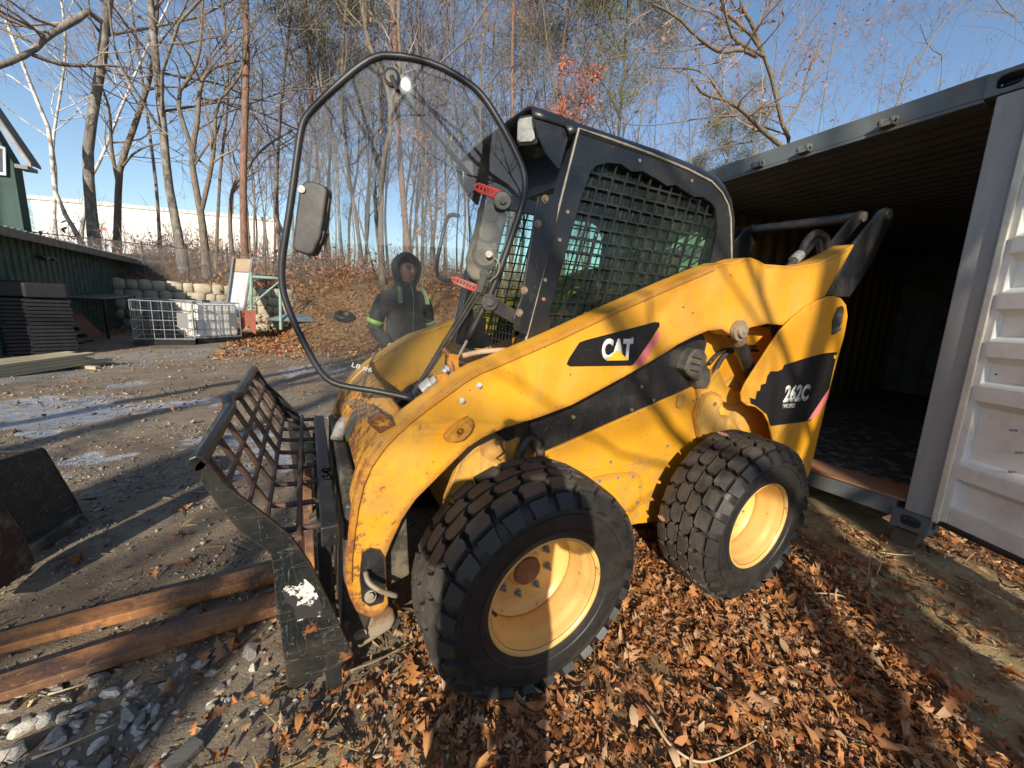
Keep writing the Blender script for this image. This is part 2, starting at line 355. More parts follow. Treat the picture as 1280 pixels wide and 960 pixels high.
def hgt(x, y):
    x = np.asarray(x, float); y = np.asarray(y, float)
    z = .055*np.clip(y+.9, -8.2, 0)
    # ground rises to the back right of the machine, under the container
    k = sstep(-1.35, -1.95, x); z = z*(1-k)+k*(.07+.055*np.clip(y-1.09, -9, 1.5))
    z = z+.05*sstep(1.2, 3, y)*(1-k)
    # bank behind
    yb = -10.9-.9*sstep(-1, 2.5, x)-2.5*sstep(3.0, 3.6, x)
    wallk = sstep(1.5, 2.2, x)
    rise = 2.35*sstep(0, 6.0, yb-y)*(1-wallk)+wallk*(1.5*(y < -15.4)+.9*sstep(0, 4.5, -15.4-y))
    z = z+rise+.012*np.clip(-20-y, 0, 60)+.28*np.clip(y-22, 0, 26)  # also an unseen rise behind the camera, added to darken the glass reflection
    near = sstep(6, 2, np.hypot(x-.8, y))
    z = z+.06*(fbm(x, y, .7, 3)-.45)*(1-.65*near)+.02*(fbm(x, y, 4, 5)-.45)
    # ruts in front of the near wheel and a little berm by the attachment
    z = z+.05*np.exp(-((x-1.45)**2/.05+(y-.72)**2/.05))
    z = z-.03*np.exp(-((x-1.25)**2/.12+(y-1.0)**2/.015))
    for cx, cy in ((.623, .69), (-.623, .69), (.623, -.69), (-.623, -.69)):
        z = z+.03*np.exp(-(((x-cx)**2+(y-cy-.1)**2)/.12))
    return z
def grid_axis(lo, hi, step, far_lo, far_hi, g=1.07):
    c = list(np.arange(lo, hi, step)); a = [lo]; s = step
    while a[-1] > far_lo: s *= g; a.append(a[-1]-s)
    b = [hi]; s = step
    while b[-1] < far_hi: s *= g; b.append(b[-1]+s)
    return np.array(a[:0:-1]+c+b)
gx = grid_axis(-3.4, 4.2, .035, -420, 420, 1.045); gy = grid_axis(-3.2, 2.6, .035, -500, 300, 1.04)
GX, GY = np.meshgrid(gx, gy, indexing='ij'); GZ = hgt(GX, GY)
fine = ((np.abs(GX-.4) < 4) & (np.abs(GY+.3) < 3.1))
GZ = GZ+np.where(fine, .012*(fbm(GX, GY, 14, 11, 3)-.4)+.01*(vnoise(GX, GY, 28, 4)-.5), 0)
wobx, woby = (fbm(GX, GY, 1.3, 21)-.47)*.9, (fbm(GX, GY, 1.3, 31)-.47)*.9
icem = np.zeros(GX.shape)
for p in ICE:
    icem = np.maximum(icem, inpoly(GX+wobx, GY+woby*.6, p)*1.0)
icem *= (fbm(GX, GY, 2.5, 41) > .40)
apr = inpoly(GX+wobx*.3, GY+woby*.3, APRON)*1.0
leafz = np.clip(sstep(.0, .9, GY+.25*(fbm(GX, GY, 2, 8)-.5)-.35*GX+.05), 0, 1)*sstep(1.75, 1.2, GX)
leafz = np.maximum(leafz, sstep(-8.8, -10.8, GY)*(GX < 3.2)); leafz = np.maximum(leafz, sstep(-14.5, -15.5, GY))
moss = inpoly(GX+wobx*.2, GY+woby*.2, MOSS)*1.0; moss = np.maximum(moss, ((np.abs(GX-1.35) < .35) & (np.abs(GY-.95) < .22))*1.0)
GZ = np.where(icem > .5, GZ-.012, GZ)
nx, ny = len(gx), len(gy); I = np.arange(nx*ny).reshape(nx, ny)
Q = np.stack([I[:-1, :-1], I[1:, :-1], I[1:, 1:], I[:-1, 1:]], -1).reshape(-1, 4)
g = NT('yard_ground')
cob = g.co.outputs['Object']
grit = g.noise(85, 6, .75); clod = g.noise(9, 7, .7); big = g.noise(1.4, 5)
dirt = g.mix(g.ramp(clod, [(.35, 0.0), (.65, 1.0)]), (.17, .13, .09), (.35, .275, .19))
dirt = g.mix(g.ramp(grit, [(.55, 0.0), (.66, .8)]), dirt, (.5, .42, .32))
dirt = g.mix(g.ramp(big, [(.4, 0.0), (.6, .6)]), dirt, (.19, .13, .085))
leafc = g.mix(g.noise(45, 6, .8), (.07, .035, .016), (.38, .19, .08))
leafc = g.mix(g.ramp(g.noise(3, 5), [(.45, 0.0), (.6, .6)]), leafc, (.24, .17, .08))
mossc = g.mix(g.noise(30, 6), (.30, .215, .10), (.52, .395, .21))
aprc = g.mix(g.noise(6, 6), (.22, .2, .175), (.33, .3, .27))
icec = g.mix(g.noise(7, 7, .7, stretch=(1, 3, 1)), (.25, .26, .29), (.52, .54, .58))
c = g.mix(g.attr('leafy'), dirt, leafc)
c = g.mix(g.math('MULTIPLY', g.attr('moss'), g.ramp(g.noise(6, 5), [(.35, .1), (.55, 1.0)])), c, mossc)
c = g.mix(g.math('MULTIPLY', g.attr('apron'), g.ramp(g.noise(2.2, 6), [(.38, 0.0), (.5, 1.0)])), c, aprc)
icf = g.math('MULTIPLY', g.attr('ice'), g.ramp(g.noise(5, 7, .7), [(.36, 0.0), (.46, 1.0)]))
c = g.mix(icf, c, icec)
g.bump(g.math('ADD', g.math('MULTIPLY', grit, g.math('SUBTRACT', 1.0, g.math('MULTIPLY', icf, .9))), clod), .7, .018)
gm = g.fin(c, g.mix(icf, (.95,)*3, (.22,)*3))
ground = npmesh('ground', np.stack([GX, GY, GZ], -1).reshape(-1, 3), Q, gm, attr={'leafy': leafz.ravel(), 'moss': moss.ravel(), 'apron': apr.ravel(), 'ice': icem.ravel()}, smooth=True)
tag(ground, kind='structure')
def gz(x, y): return float(hgt(x, y))

# ------------------------------------------------------------------ ground litter (stuff)
def scatter(name, tv, tf, pos, scl, seed, mat, curl=0., tilt=.5, lift=.01, aspect=None, tonef=None, kind='stuff', label=None, cat=None):
    r = np.random.RandomState(seed); N = len(pos); tv = np.asarray(tv, float); n = len(tv)
    V = np.repeat(tv[None], N, 0)
    if aspect is not None: V[:, :, 1] *= aspect[:, None]
    if curl:
        a = r.normal(0, curl, (N, 1)); b = r.normal(0, curl, (N, 1)); V[:, :, 2] += a*V[:, :, 0]**2*1.3+b*V[:, :, 1]**2*3+r.normal(0, curl*.35, (N, 1))*V[:, :, 0]*V[:, :, 1]*4
    V *= scl[:, None, None]
    az = r.rand(N)*2*np.pi; tx = r.normal(0, tilt, N); ty = r.normal(0, tilt, N)
    def R(a, ax):
        c, s = np.cos(a), np.sin(a); m = np.zeros((N, 3, 3)); i, j = [(1, 2), (2, 0), (0, 1)][ax]; m[:, ax, ax] = 1; m[:, i, i] = c; m[:, j, j] = c; m[:, i, j] = -s; m[:, j, i] = s; return m
    Rm = R(tx, 0) @ R(ty, 1) @ R(az, 2)
    V = np.einsum('nij,nkj->nki', Rm, V)
    zmin = V[:, :, 2].min(1); V[:, :, 2] -= zmin[:, None]*.8
    p = np.array(pos); V += p[:, None, :]; V[:, :, 2] += r.rand(N)[:, None]*lift
    tf = np.asarray(tf); Fc = (tf[None]+(np.arange(N)*n)[:, None, None]).reshape(-1, tf.shape[1])
    tone = np.repeat(r.rand(N) if tonef is None else tonef(r, N), n)
    o = npmesh(name, V.reshape(-1, 3), Fc, mat, attr={'tone': tone})
    return tag(o, label, cat, None, kind)
half = [(.0, .0), (.1, .025), (.18, .16), (.27, .07), (.36, .26), (.46, .09), (.55, .33), (.66, .1), (.75, .22), (.84, .07), (1.0, .0)]
spine = [(x, 0, 0) for x, y in half]
LV = [(x-.5, 0, 0) for x, y in half]+[(x-.5+.03*(i % 2), y, .02) for i, (x, y) in enumerate(half[1:-1])]+[(x-.5+.03*(i % 2), -y*.9, .02) for i, (x, y) in enumerate(half[1:-1])]
LF = []
for sgn, off in ((1, 11), (-1, 20)):
    for i in range(10):
        a, b = i, i+1
        ua = off+i-1 if i > 0 else a; ub = off+i if i < 9 else b
        fs = []
        if ua != a: fs.append((a, ub, ua) if ub != b else (a, b, ua))
        if ub != b: fs.append((a, b, ub))
        LF += fs if sgn < 0 else [f[::-1] for f in fs]
def rand_pos(seed, n, x0, x1, y0, y1, dens):
    r = np.random.RandomState(seed); x = r.uniform(x0, x1, n); y = r.uniform(y0, y1, n); k = r.rand(n) < dens(x, y); x, y = x[k], y[k]
    return np.stack([x, y, hgt(x, y)], -1), r
def notunder(x, y):
    k = np.ones(x.shape, bool)
    for cx in (.623, -.623): k &= ~((np.abs(x-cx) < .16) & (np.abs(y-.69) < .15))
    return k
def leafdens(x, y):
    a = sstep(.0, .75, y-.35*x+.1+.5*(fbm(x, y, 2, 8)-.5))*sstep(1.7, 1.15, x)
    m = inpoly(x, y, MOSS); a = a*np.where(m, .12+.30*(fbm(x, y, 3, 2) > .50), 1)*np.where(x < -.95, .5, 1)*np.where(fbm(x, y, 2.2, 14) > .55, .35, 1)
    a = np.maximum(a, .05*(y > -1)); a = a*np.where(x < -1.96, np.where(y < 1.0, 0, .7), 1)
    return a*notunder(x, y)
P_, r_ = rand_pos(1, 30000, -3.0, 1.9, .0, 2.7, leafdens)
scatter('leaf_litter', LV, LF, P_, np.clip(r_.gamma(2.8, .0145, len(P_)), .014, .12), 2, M['leaf'], curl=.8, tilt=.2, lift=.02, aspect=r_.uniform(.6, 1.15, len(P_)))
P_, r_ = rand_pos(3, 2600, -3, 5, -10, 0, lambda x, y: .35*(fbm(x, y, .8, 5) > .52)*(x > -1.9)+.02)
scatter('leaf_litter', LV, LF, P_, r_.uniform(.05, .1, len(P_)), 4, M['leaf'], curl=.9, tilt=.3)
P_, r_ = rand_pos(5, 26000, -9, 8, -22, -8.6, lambda x, y: np.where(x < 3.4, sstep(-8.6, -11.5, y), sstep(-15, -16, y)+.25*(y < -13)*(x < 6.4)))
scatter('leaf_litter', LV, LF, P_, r_.uniform(.08, .17, len(P_)), 6, M['leaf'], curl=.9, tilt=.4)
frag = [(-.5, 0, 0), (-.15, .28, .03), (.3, .22, .0), (.5, -.05, .02), (.2, -.25, .02), (-.2, -.18, 0)]; fragf = [(0, 4, 5), (0, 3, 4), (0, 2, 3), (0, 1, 2)]
P_, r_ = rand_pos(7, 42000, -3.0, 1.9, .0, 2.7, leafdens)
scatter('leaf_fragments', frag, fragf, P_, np.clip(r_.gamma(2.6, .0085, len(P_)), .006, .035), 8, M['leaf'], curl=.9, tilt=.3, lift=.03, aspect=r_.uniform(.5, 1.1, len(P_)))
oval = [(-.5, 0, 0), (-.3, .14, .02), (0, .2, .03), (.3, .13, .02), (.5, 0, 0), (.3, -.13, .02), (0, -.2, .03), (-.3, -.14, .02), (0, 0, -.01)]; ovalf = [(8, i, (i+1) % 8) for i in range(8)]
P_, r_ = rand_pos(8, 3500, -3.0, 1.9, .0, 2.7, leafdens)
scatter('leaf_litter', oval, ovalf, P_, np.clip(r_.gamma(4, .014, len(P_)), .02, .08), 9, M['leaf'], curl=.9, tilt=.25, lift=.03)
# gravel, chips, straw
tet = [(-.5, -.3, 0), (.5, -.35, 0), (.1, .5, 0), (-.1, 0, .35), (.3, .1, .3), (-.5, .2, .1)]
tetf = [(0, 1, 3), (1, 4, 3), (1, 2, 4), (2, 3, 4), (2, 5, 3), (5, 0, 3), (2, 0, 5), (0, 2, 1)]
P_, r_ = rand_pos(11, 32000, .9, 4.4, -3.2, 1.3, lambda x, y: .25+.75*sstep(.35, .6, fbm(x, y, 1.5, 6)))
scatter('gravel', tet, tetf, P_, np.clip(r_.gamma(2.0, .0045, len(P_)), .004, .032), 12, M['pebble'], tilt=.4, lift=0)
P_, r_ = rand_pos(13, 9000, -2, 7, -11, -2.5, lambda x, y: .2+.6*(fbm(x, y, 1, 9) > .5))
scatter('gravel', tet, tetf, P_, np.clip(r_.gamma(2.2, .01, len(P_)), .012, .06), 14, M['pebble'], tilt=.4, lift=0)
stick = [(-.5, -.008, 0), (.5, -.006, 0), (.5, .006, .01), (-.5, .008, 0), (0, 0, .02), (0, .01, .0)]
stickf = [(0, 1, 4), (1, 2, 4), (2, 3, 4), (3, 0, 4)]
P_, r_ = rand_pos(15, 9000, -3, 3.6, -1.8, 2.7, lambda x, y: np.where(x < -1.96, np.where(y < 1, 0, 1), .25+.75*(fbm(x, y, 1.7, 19) > .5))*notunder(x, y))
scatter('straw_bits', stick, stickf, P_, np.clip(r_.gamma(2.2, .028, len(P_)), .02, .2), 16, M['straw'], curl=.25, tilt=.12, lift=.015)
chipf = [(0, 1, 2), (0, 2, 3)]
P_, r_ = rand_pos(17, 16000, -2.9, 3.4, -.7, 2.6, lambda x, y: np.where(x < -1.96, np.where(y < 1, 0, 1), 1)*np.clip(.6*inpoly(x, y, MOSS)+.7*(np.abs(y-.02-.1*fbm(x, y, 3, 1)) < .16)*(x > 1.5)+.25*leafdens(x, y)+.5*(np.hypot(x-1.35, y-.95) < .35), 0, 1)*notunder(x, y))
scatter('wood_chips', [(-.5, -.25, 0), (.5, -.2, 0), (.4, .25, .05), (-.45, .2, .02)], chipf, P_, r_.uniform(.006, .022, len(P_)), 18, M['straw'], curl=.5, tilt=.5, lift=.01)

# ------------------------------------------------------------------ shipping container
M['contgrey'] = simple('container_grey_paint', (.13, .15, .155), (.095, .11, .118), 5, rough=.5, bump=.1, dirt=((.12, .11, .10), 6))
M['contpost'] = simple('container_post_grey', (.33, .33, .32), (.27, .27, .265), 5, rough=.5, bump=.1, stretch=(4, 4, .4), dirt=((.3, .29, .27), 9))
M['contwhite'] = simple('container_door_white', (.84, .84, .8), (.77, .76, .72), 4, rough=.5, bump=.08, dirt=((.7, .67, .6), 5))
M['gasket'] = simple('door_gasket', (.85, .82, .7), (.66, .62, .52), 9, rough=.6, bump=.1)
M['contin'] = simple('container_inner_paint', (.15, .145, .125), (.11, .10, .085), 3, rough=.75, bump=.15, dirt=((.10, .075, .05), 3))
M['contfloor'] = simple('container_plywood_floor', (.07, .055, .04), (.04, .032, .025), 4, rough=.85, bump=.3, stretch=(1, 6, 1), dirt=((.25, .2, .14), 12))
cw = Vector((-.006, -.998, -.056)); cu = Vector((.013, -.056, .998)); cl = Vector((-1, .006, .013)); cB = Vector((-1.95, 1.09, .22))
def CP(a, b, c): return cB+cw*a+cu*b+cl*c      # a: across opening from right post, b: up, c: depth
cont = empty('shipping_container', (-1.95, 1.09, .22), 'open grey steel shipping container standing behind the loader', 'container')
CWD, CHT, CLN = 2.44, 2.59, 6.06
def cbox(mb, a0, a1, b0, b1, c0, c1):
    P = [CP(a, b, c) for c in (c0, c1) for b in (b0, b1) for a in (a0, a1)]
    return mb.add(P, [(0, 2, 3, 1), (4, 5, 7, 6), (0, 1, 5, 4), (2, 6, 7, 3), (0, 4, 6, 2), (1, 3, 7, 5)])
mb = MB(); cbox(mb, .0, .12, .1, 2.44, 0, .16); mb.build('corner_post', M['contpost'], cont, bevel=.006)
mb = MB(); cbox(mb, CWD-.12, CWD, .1, 2.44, 0, .16); mb.build('corner_post', M['contgrey'], cont, bevel=.006)
mb = MB(); cbox(mb, .165, CWD-.165, 2.455, 2.575, .012, .09); cbox(mb, .165, CWD-.165, 2.43, 2.452, .0, .12); mb.build('header_beam', M['contgrey'], cont, bevel=.006)
mb = MB(); cbox(mb, .165, CWD-.165, .03, .15, .02, .12); mb.build('door_sill', M['contgrey'], cont, bevel=.005)
mb = MB(); cbox(mb, .125, CWD-.125, .151, .162, .005, .3); mb.build('sill_plate', simple('rusty_sill_plate', (.28, .2, .13), (.4, .15, .06), 6, rough=.7, bump=.3), cont)
def casting(a0, b0, c0):
    # corner casting: block with oval openings on the two outer faces
    mb = MB(); w, h, d = .178, .118, .162
    def face(o, u, v, t, W_, H_):
        outer = [o, o+u*W_, o+u*W_+v*H_, o+v*H_]; ce = o+u*W_/2+v*H_/2
        hole = [ce+u*(.05*math.copysign(abs(math.cos(q))**.7, math.cos(q)))+v*(.034*math.copysign(abs(math.sin(q))**.7, math.sin(q))) for q in [2*math.pi*i/16 for i in range(16)]]
        mb.prism(outer, t, [hole])
    o = CP(a0, b0, c0)
    face(o, cw, cu, cl*.02, w, h)
    ao = 0 if a0 < 1 else w
    face(CP(a0+(0 if ao == 0 else w-.02), b0, c0+.0205), cl, cu, cw*.02, d-.0205, h)
    cbox(mb, a0+.021, a0+w-.021, b0, b0+.015, c0+.0205, c0+d); cbox(mb, a0+.021, a0+w-.021, b0+h-.015, b0+h, c0+.0205, c0+d)
    cbox(mb, a0+.021, a0+w-.021, b0+.016, b0+h-.016, c0+d-.01, c0+d)
    a1 = a0+w-.02 if ao == 0 else a0
    cbox(mb, a1, a1+.02, b0, b0+h, c0+.0205, c0+d)
    mb.build('corner_casting', M['contgrey'], cont, bevel=.004)
casting(-.006, -.02, -.006); casting(-.006, CHT-.145, -.006); casting(CWD-.172, -.02, -.006); casting(CWD-.172, CHT-.145, -.006)
def corrug(mb, p0, du, L, dv, H, dn, pitch=.278, depth=.036, th=.003):
    n = int(L/pitch)+1; prof = []
    for i in range(n):
        s0 = i*pitch
        for f, d in ((0, 0), (.25, 0), (.5, 1), (.75, 1)): prof.append((min(s0+f*pitch, L), d*depth))
    V = []
    for s, d in prof: V += [p0+du*s+dn*d, p0+du*s+dn*d+dv*H]
    mb.add(V, [(2*i, 2*i+2, 2*i+3, 2*i+1) for i in range(len(prof)-1)])
mb = MB(); corrug(mb, CP(CWD-.03, .12, .17), cl, CLN-.1, cu, 2.44, -cw); mb.build('side_wall', simple('inner_wall_bounce_tint', (.26, .16, .05), (.19, .12, .04), 3, rough=.7, bump=.1), cont)  # amber base colour paints in light bounced off the yellow machine
mb = MB(); corrug(mb, CP(.03, .12, .17), cl, CLN-.1, cu, 2.44, cw); mb.build('side_wall', M['contin'], cont)
mb = MB(); corrug(mb, CP(.0, .10, CLN-.1), cw, CWD, cu, 2.47, -cl); mb.build('end_wall', M['contin'], cont)
mb = MB(); corrug(mb, CP(.02, 2.52, .1), cl, CLN, cw, CWD-.04, cu, pitch=.16, depth=.028); mb.build('roof_panel', simple('inner_roof_grey', (.17, .17, .155), (.13, .125, .115), 3, rough=.7, bump=.1), cont)
mb = MB(); cbox(mb, .03, CWD-.03, .11, .145, .13, CLN+.05); mb.build('floor', M['contfloor'], cont)
for a in (0, CWD-.06):
    mb = MB(); cbox(mb, a+.002, a+.058, .0, .148, .17, CLN); mb.build('bottom_rail', M['contgrey'], cont, bevel=.004)
    mb = MB(); cbox(mb, a+.002, a+.058, 2.5, 2.57, .17, CLN); mb.build('top_rail', M['contgrey'], cont, bevel=.004)
# header lugs (lock rod keepers)
for px, py in ((952, 188), (1011, 167), (1116, 134)):
    p = hit(px, py, tuple(-cl), -cl.dot(CP(0, 0, 0))); a = (p-cB).dot(cw)
    mb = MB(); cbox(mb, a-.035, a+.035, 2.452, 2.475, -.05, .011); cbox(mb, a-.035, a-.02, 2.452, 2.5, -.05, .011); cbox(mb, a+.02, a+.035, 2.452, 2.5, -.05, .011)
    mb.tube([CP(a-.05, 2.485, -.03), CP(a+.05, 2.485, -.03)], .014, 8)
    mb.build('lock_keeper', M['contgrey'], cont, bevel=.002)
# opened right door: hinge edge at the right post, swung out toward the camera side
dd = (Vector((.42, .907, 0))-Vector((.42, .907, 0)).dot(cu)*cu).normalized()       # door width direction
dn = cu.cross(dd).normalized()
if dn.dot(Vector(CAM)-cB) < 0: dn = -dn
dO = CP(-.03, .12, -.03)
def DP(s, b, d): return dO+dd*s+cu*b+dn*d
def dbox(mb, s0, s1, b0, b1, d0, d1):
    P = [DP(s, b, d) for d in (d0, d1) for b in (b0, b1) for s in (s0, s1)]
    return mb.add(P, [(0, 2, 3, 1), (4, 5, 7, 6), (0, 1, 5, 4), (2, 6, 7, 3), (0, 4, 6, 2), (1, 3, 7, 5)])
door = empty('container_door_pivot', (0, 0, 0)); bpy.data.objects.remove(door)
DW, DH = 1.17, 2.33
mb = MB()
dbox(mb, 0, .05, 0, DH, -.05, 0); dbox(mb, DW-.05, DW, 0, DH, -.05, 0); dbox(mb, .051, DW-.051, 0, .1, -.05, -.001); dbox(mb, .051, DW-.051, DH-.08, DH, -.05, -.001)
door = mb.build('door', M['contwhite'], cont, bevel=.004)
mb = MB(); prof = [(.1, -.025)]
for b in (.33, .78, 1.02, 1.27, 1.55, 1.83, 2.08):
    prof += [(b-.09, -.025), (b-.05, .032), (b+.025, .032), (b+.06, -.025)]
prof.append((DH-.08, -.025)); V = []
for b, d in prof: V += [DP(.051, b, d-.02), DP(DW-.051, b, d-.02)]
mb.add(V, [(2*i, 2*i+1, 2*i+3, 2*i+2) for i in range(len(prof)-1)]); 
pn = mb.build('door_panel', M['contwhite'], door)
md = pn.modifiers.new('solid', 'SOLIDIFY'); md.thickness = .004
mb = MB()
dbox(mb, -.012, .022, -.02, DH+.01, .001, .016)
mb.build('gasket', M['gasket'], door, bevel=.005)
mb = MB(); dbox(mb, .02, DW, -.03, -.004, -.03, .012); mb.build('gasket', M['rubberseal'], door, bevel=.004)
for (x, y) in ((1278, 566), (1270, 590), (1226, 497), (1271, 538), (1246, 468)):
    p = HP(x, y, DP(.5, .5, -.03), dn); big_ = x > 1268
    mb = MB(); mb.tube([p, p+dn*(.035 if big_ else .01)], .006 if big_ else .004, 6); mb.build('bolt', M['zinc'] if big_ else M['darkgrey'], door)
# blocks under the container corners
for i, (a, c) in enumerate(((.1, .1), (CWD-.1, .1))):
    p = CP(a, -.02, c); z0 = gz(p.x, p.y)-.04
    if p.z-z0 > .02:
        mb = MB(); mb.box((p.x, p.y, (p.z+z0)/2-.012), (.14, .12, p.z-z0-.02)); tag(mb.build('wood_block', simple('old_wood_block', (.12, .09, .06), (.07, .05, .03), 9, rough=.9), None, bevel=.006), ['dark wood block under the near right corner of the container', 'dark wood block under the hidden left corner of the container'][i], 'block')

# ------------------------------------------------------------------ skid steer loader
mach = empty('skid_steer_loader', (0, 0, 0), 'yellow and black skid steer loader with its glass cab door swung open', 'loader')
def XZ(pts, Y): return [HY(x, y, Y) for x, y in pts]
def mir(pts): return [Vector((p.x, -p.y, p.z)) for p in pts]
AY, AT = .54, .11
armpx = [(1069, 305), (1046, 317), (1024, 328), (995, 333), (957, 330), (948, 325), (940, 322), (931, 322), (916, 328), (905, 328), (893, 332), (845, 352), (770, 385), (695, 420), (620, 452), (597, 461), (578, 472), (560, 485), (535, 503), (510, 522), (492, 538), (475, 556), (458, 580), (447, 605), (440, 635), (436, 662), (432, 700), (432, 730), (438, 750), (446, 766), (462, 773), (478, 768), (486, 756), (484, 733), (483, 696), (490, 678), (503, 650), (520, 625), (550, 595), (585, 560), (605, 547), (630, 536), (675, 522), (715, 507), (780, 472), (830, 443), (848, 431), (866, 422), (885, 414), (903, 412), (915, 420), (928, 421), (938, 410), (960, 405), (990, 408), (1012, 392), (1033, 369)]
arm_pts = XZ(armpx, AY)
for s in (1, -1):
    P = arm_pts if s > 0 else mir(arm_pts)
    mb = MB(); mb.prism(P, (0, -AT*s, 0)); a = mb.build('lift_arm', M['yellow'], mach, bevel=.007, seg=2)
    # folded top flange, proud of the plate
    fl = [HY(x, y, AY) for x, y in armpx[10:28]]
    if s < 0: fl = mir(fl)
    inn = []
    for i, p in enumerate(fl):
        d = (fl[min(i+1, len(fl)-1)]-fl[max(i-1, 0)]).normalized(); nn = Vector((d.z, 0, -d.x))
        if nn.z > 0 and i < 12: nn = -nn
        if nn.dot(Vector((0.0, 0, .75))-p+Vector((.3, 0, 0))) < 0: nn = -nn
        inn.append(p+nn*.022)
    Y2 = Vector((0, .006*s, 0))
    mb = MB(); mb.prism([p+Y2*1.0 for p in fl]+[p+Y2 for p in reversed(inn)], (0, -.01*s, 0)); mb.build('flange', M['yellow'], a, bevel=.004)
near_arm = [o for o in mach.children if o.name.startswith('lift_arm')][0]
# cut-out cover at the arm foot
pts = XZ([(452, 690), (462, 684), (474, 686), (481, 697), (482, 730), (478, 752), (462, 757), (452, 750), (449, 720)], AY)
mb = MB(); mb.prism([p+Vector((0, .002, 0)) for p in pts], (0, .004, 0)); mb.build('cover_plate', M['black'], near_arm)
mb = MB(); mb.tube(smooth_path([HY(457, 715, AY+.02), HY(461, 728, AY+.05), HY(475, 738, AY+.07), HY(496, 745, AY+.06)]), .009, 8); mb.build('lock_lever', M['steelworn'], near_arm, smooth=True)
mb = MB(); mb.tube([HY(463, 746, AY+.0), HY(463, 746, AY+.022)], .02, 12); mb.tube([HY(463, 746, AY+.02), HY(463, 746, AY+.034)], .012, 6); mb.build('bolt', M['steelworn'], near_arm)
# arm bolts, holes and lug
for (x, y) in ((578, 501), (599, 482)):
    mb = MB(); mb.tube([HY(x, y, AY+.001), HY(x, y, AY+.006)], .011, 14); mb.tube([HY(x, y, AY+.006), HY(x, y, AY+.015)], .0085, 6); mb.build('bolt', M['zinc'], near_arm)
for (x, y) in ((713, 468), (854, 384), (866, 391), (913, 344), (681, 433)):
    mb = MB(); mb.tube([HY(x, y, AY+.0005), HY(x, y, AY+.002)], .0045, 8); mb.build('plug', M['darkgrey'], near_arm)
lug = XZ([(553, 544), (560, 534), (583, 519), (587, 522), (589, 528), (585, 538), (576, 547), (564, 550), (555, 549)], AY+.001)
ce = sum(lug, Vector())/len(lug); hole = [ce+Vector((math.cos(q)*.013, 0, math.sin(q)*.012)) for q in [i*math.pi/6 for i in range(12)]]
mb = MB(); mb.prism(lug, (0, .028, 0), [hole]); mb.build('tie_down_lug', M['yellow'], near_arm, bevel=.004)
# near pivot boss for the lift cylinder
mb = MB(); c0 = HY(920, 413, AY); mb.tube([c0+Vector((0, .004, 0)), c0+Vector((0, .028, 0))], .052, 24); mb.tube([c0+Vector((0, .028, 0)), c0+Vector((0, .045, 0))], .033, 20); mb.tube([c0+Vector((0, .045, 0)), c0+Vector((0, .05, 0))], .012, 6)
mb.build('pivot_boss', M['steelworn'], near_arm, bevel=.004)
# decals on the arm
def decal(name, px, Y, m, parent, off=.0012, th=.0008):
    mb = MB(); P = [p+Vector((0, off, 0)) for p in XZ(px, Y)]; mb.prism(P, (0, th, 0)); return mb.build(name, m, parent)
decal('decal', [(724, 428), (732, 425), (818, 402.5), (824, 403), (824, 408), (793, 455), (788, 457), (712, 458), (708, 455), (711, 448)], AY, M['decalblack'], near_arm)
decal('decal_stripe', [(823, 412), (823, 424), (803, 456), (791, 456)], AY, M['decalred'], near_arm, off=.0022)
def text_mesh(name, body, p0, p1, p2, Y, m, parent, bold=.0, off=.003, th=.0012, shear=0):
    cv = bpy.data.curves.new(name, 'FONT'); cv.body = body; cv.size = 1; cv.offset = bold; cv.resolution_u = 4
    t = bpy.data.objects.new(name, cv); COL.objects.link(t)
    dg = bpy.context.evaluated_depsgraph_get(); me = bpy.data.meshes.new_from_object(t.evaluated_get(dg)); bpy.data.objects.remove(t)
    me.name = name
    n = len(me.vertices); co = np.zeros(n*3, np.float32); me.vertices.foreach_get('co', co); co = co.reshape(-1, 3)
    lo, hi = co.min(0), co.max(0); u = (co[:, 0]-lo[0])/(hi[0]-lo[0]); v = (co[:, 1]-lo[1])/(hi[1]-lo[1]); u = u+shear*v
    A, B, C = (np.array(HY(x, y, Y)) for x, y in (p0, p1, p2))
    W_ = A+u[:, None]*(B-A)+v[:, None]*(C-A); W_[:, 1] += off
    me.vertices.foreach_set('co', W_.astype(np.float32).ravel()); me.materials.clear(); me.materials.append(m)
    o = bpy.data.objects.new(name, me); COL.objects.link(o); o.parent = parent
    md = o.modifiers.new('s', 'SOLIDIFY'); md.thickness = th; return o
text_mesh('lettering', 'CAT', (751, 450.5), (789, 449.5), (753, 423), AY, M['decalwhite'], near_arm, bold=.05)
decal('logo_triangle', [(757, 450.5), (785, 450), (771, 437)], AY, M['decalyellow'], near_arm, off=.005)
text_mesh('lettering', 'TM', (788.5, 423), (791, 423), (788.5, 421.5), AY, M['decalwhite'], near_arm)
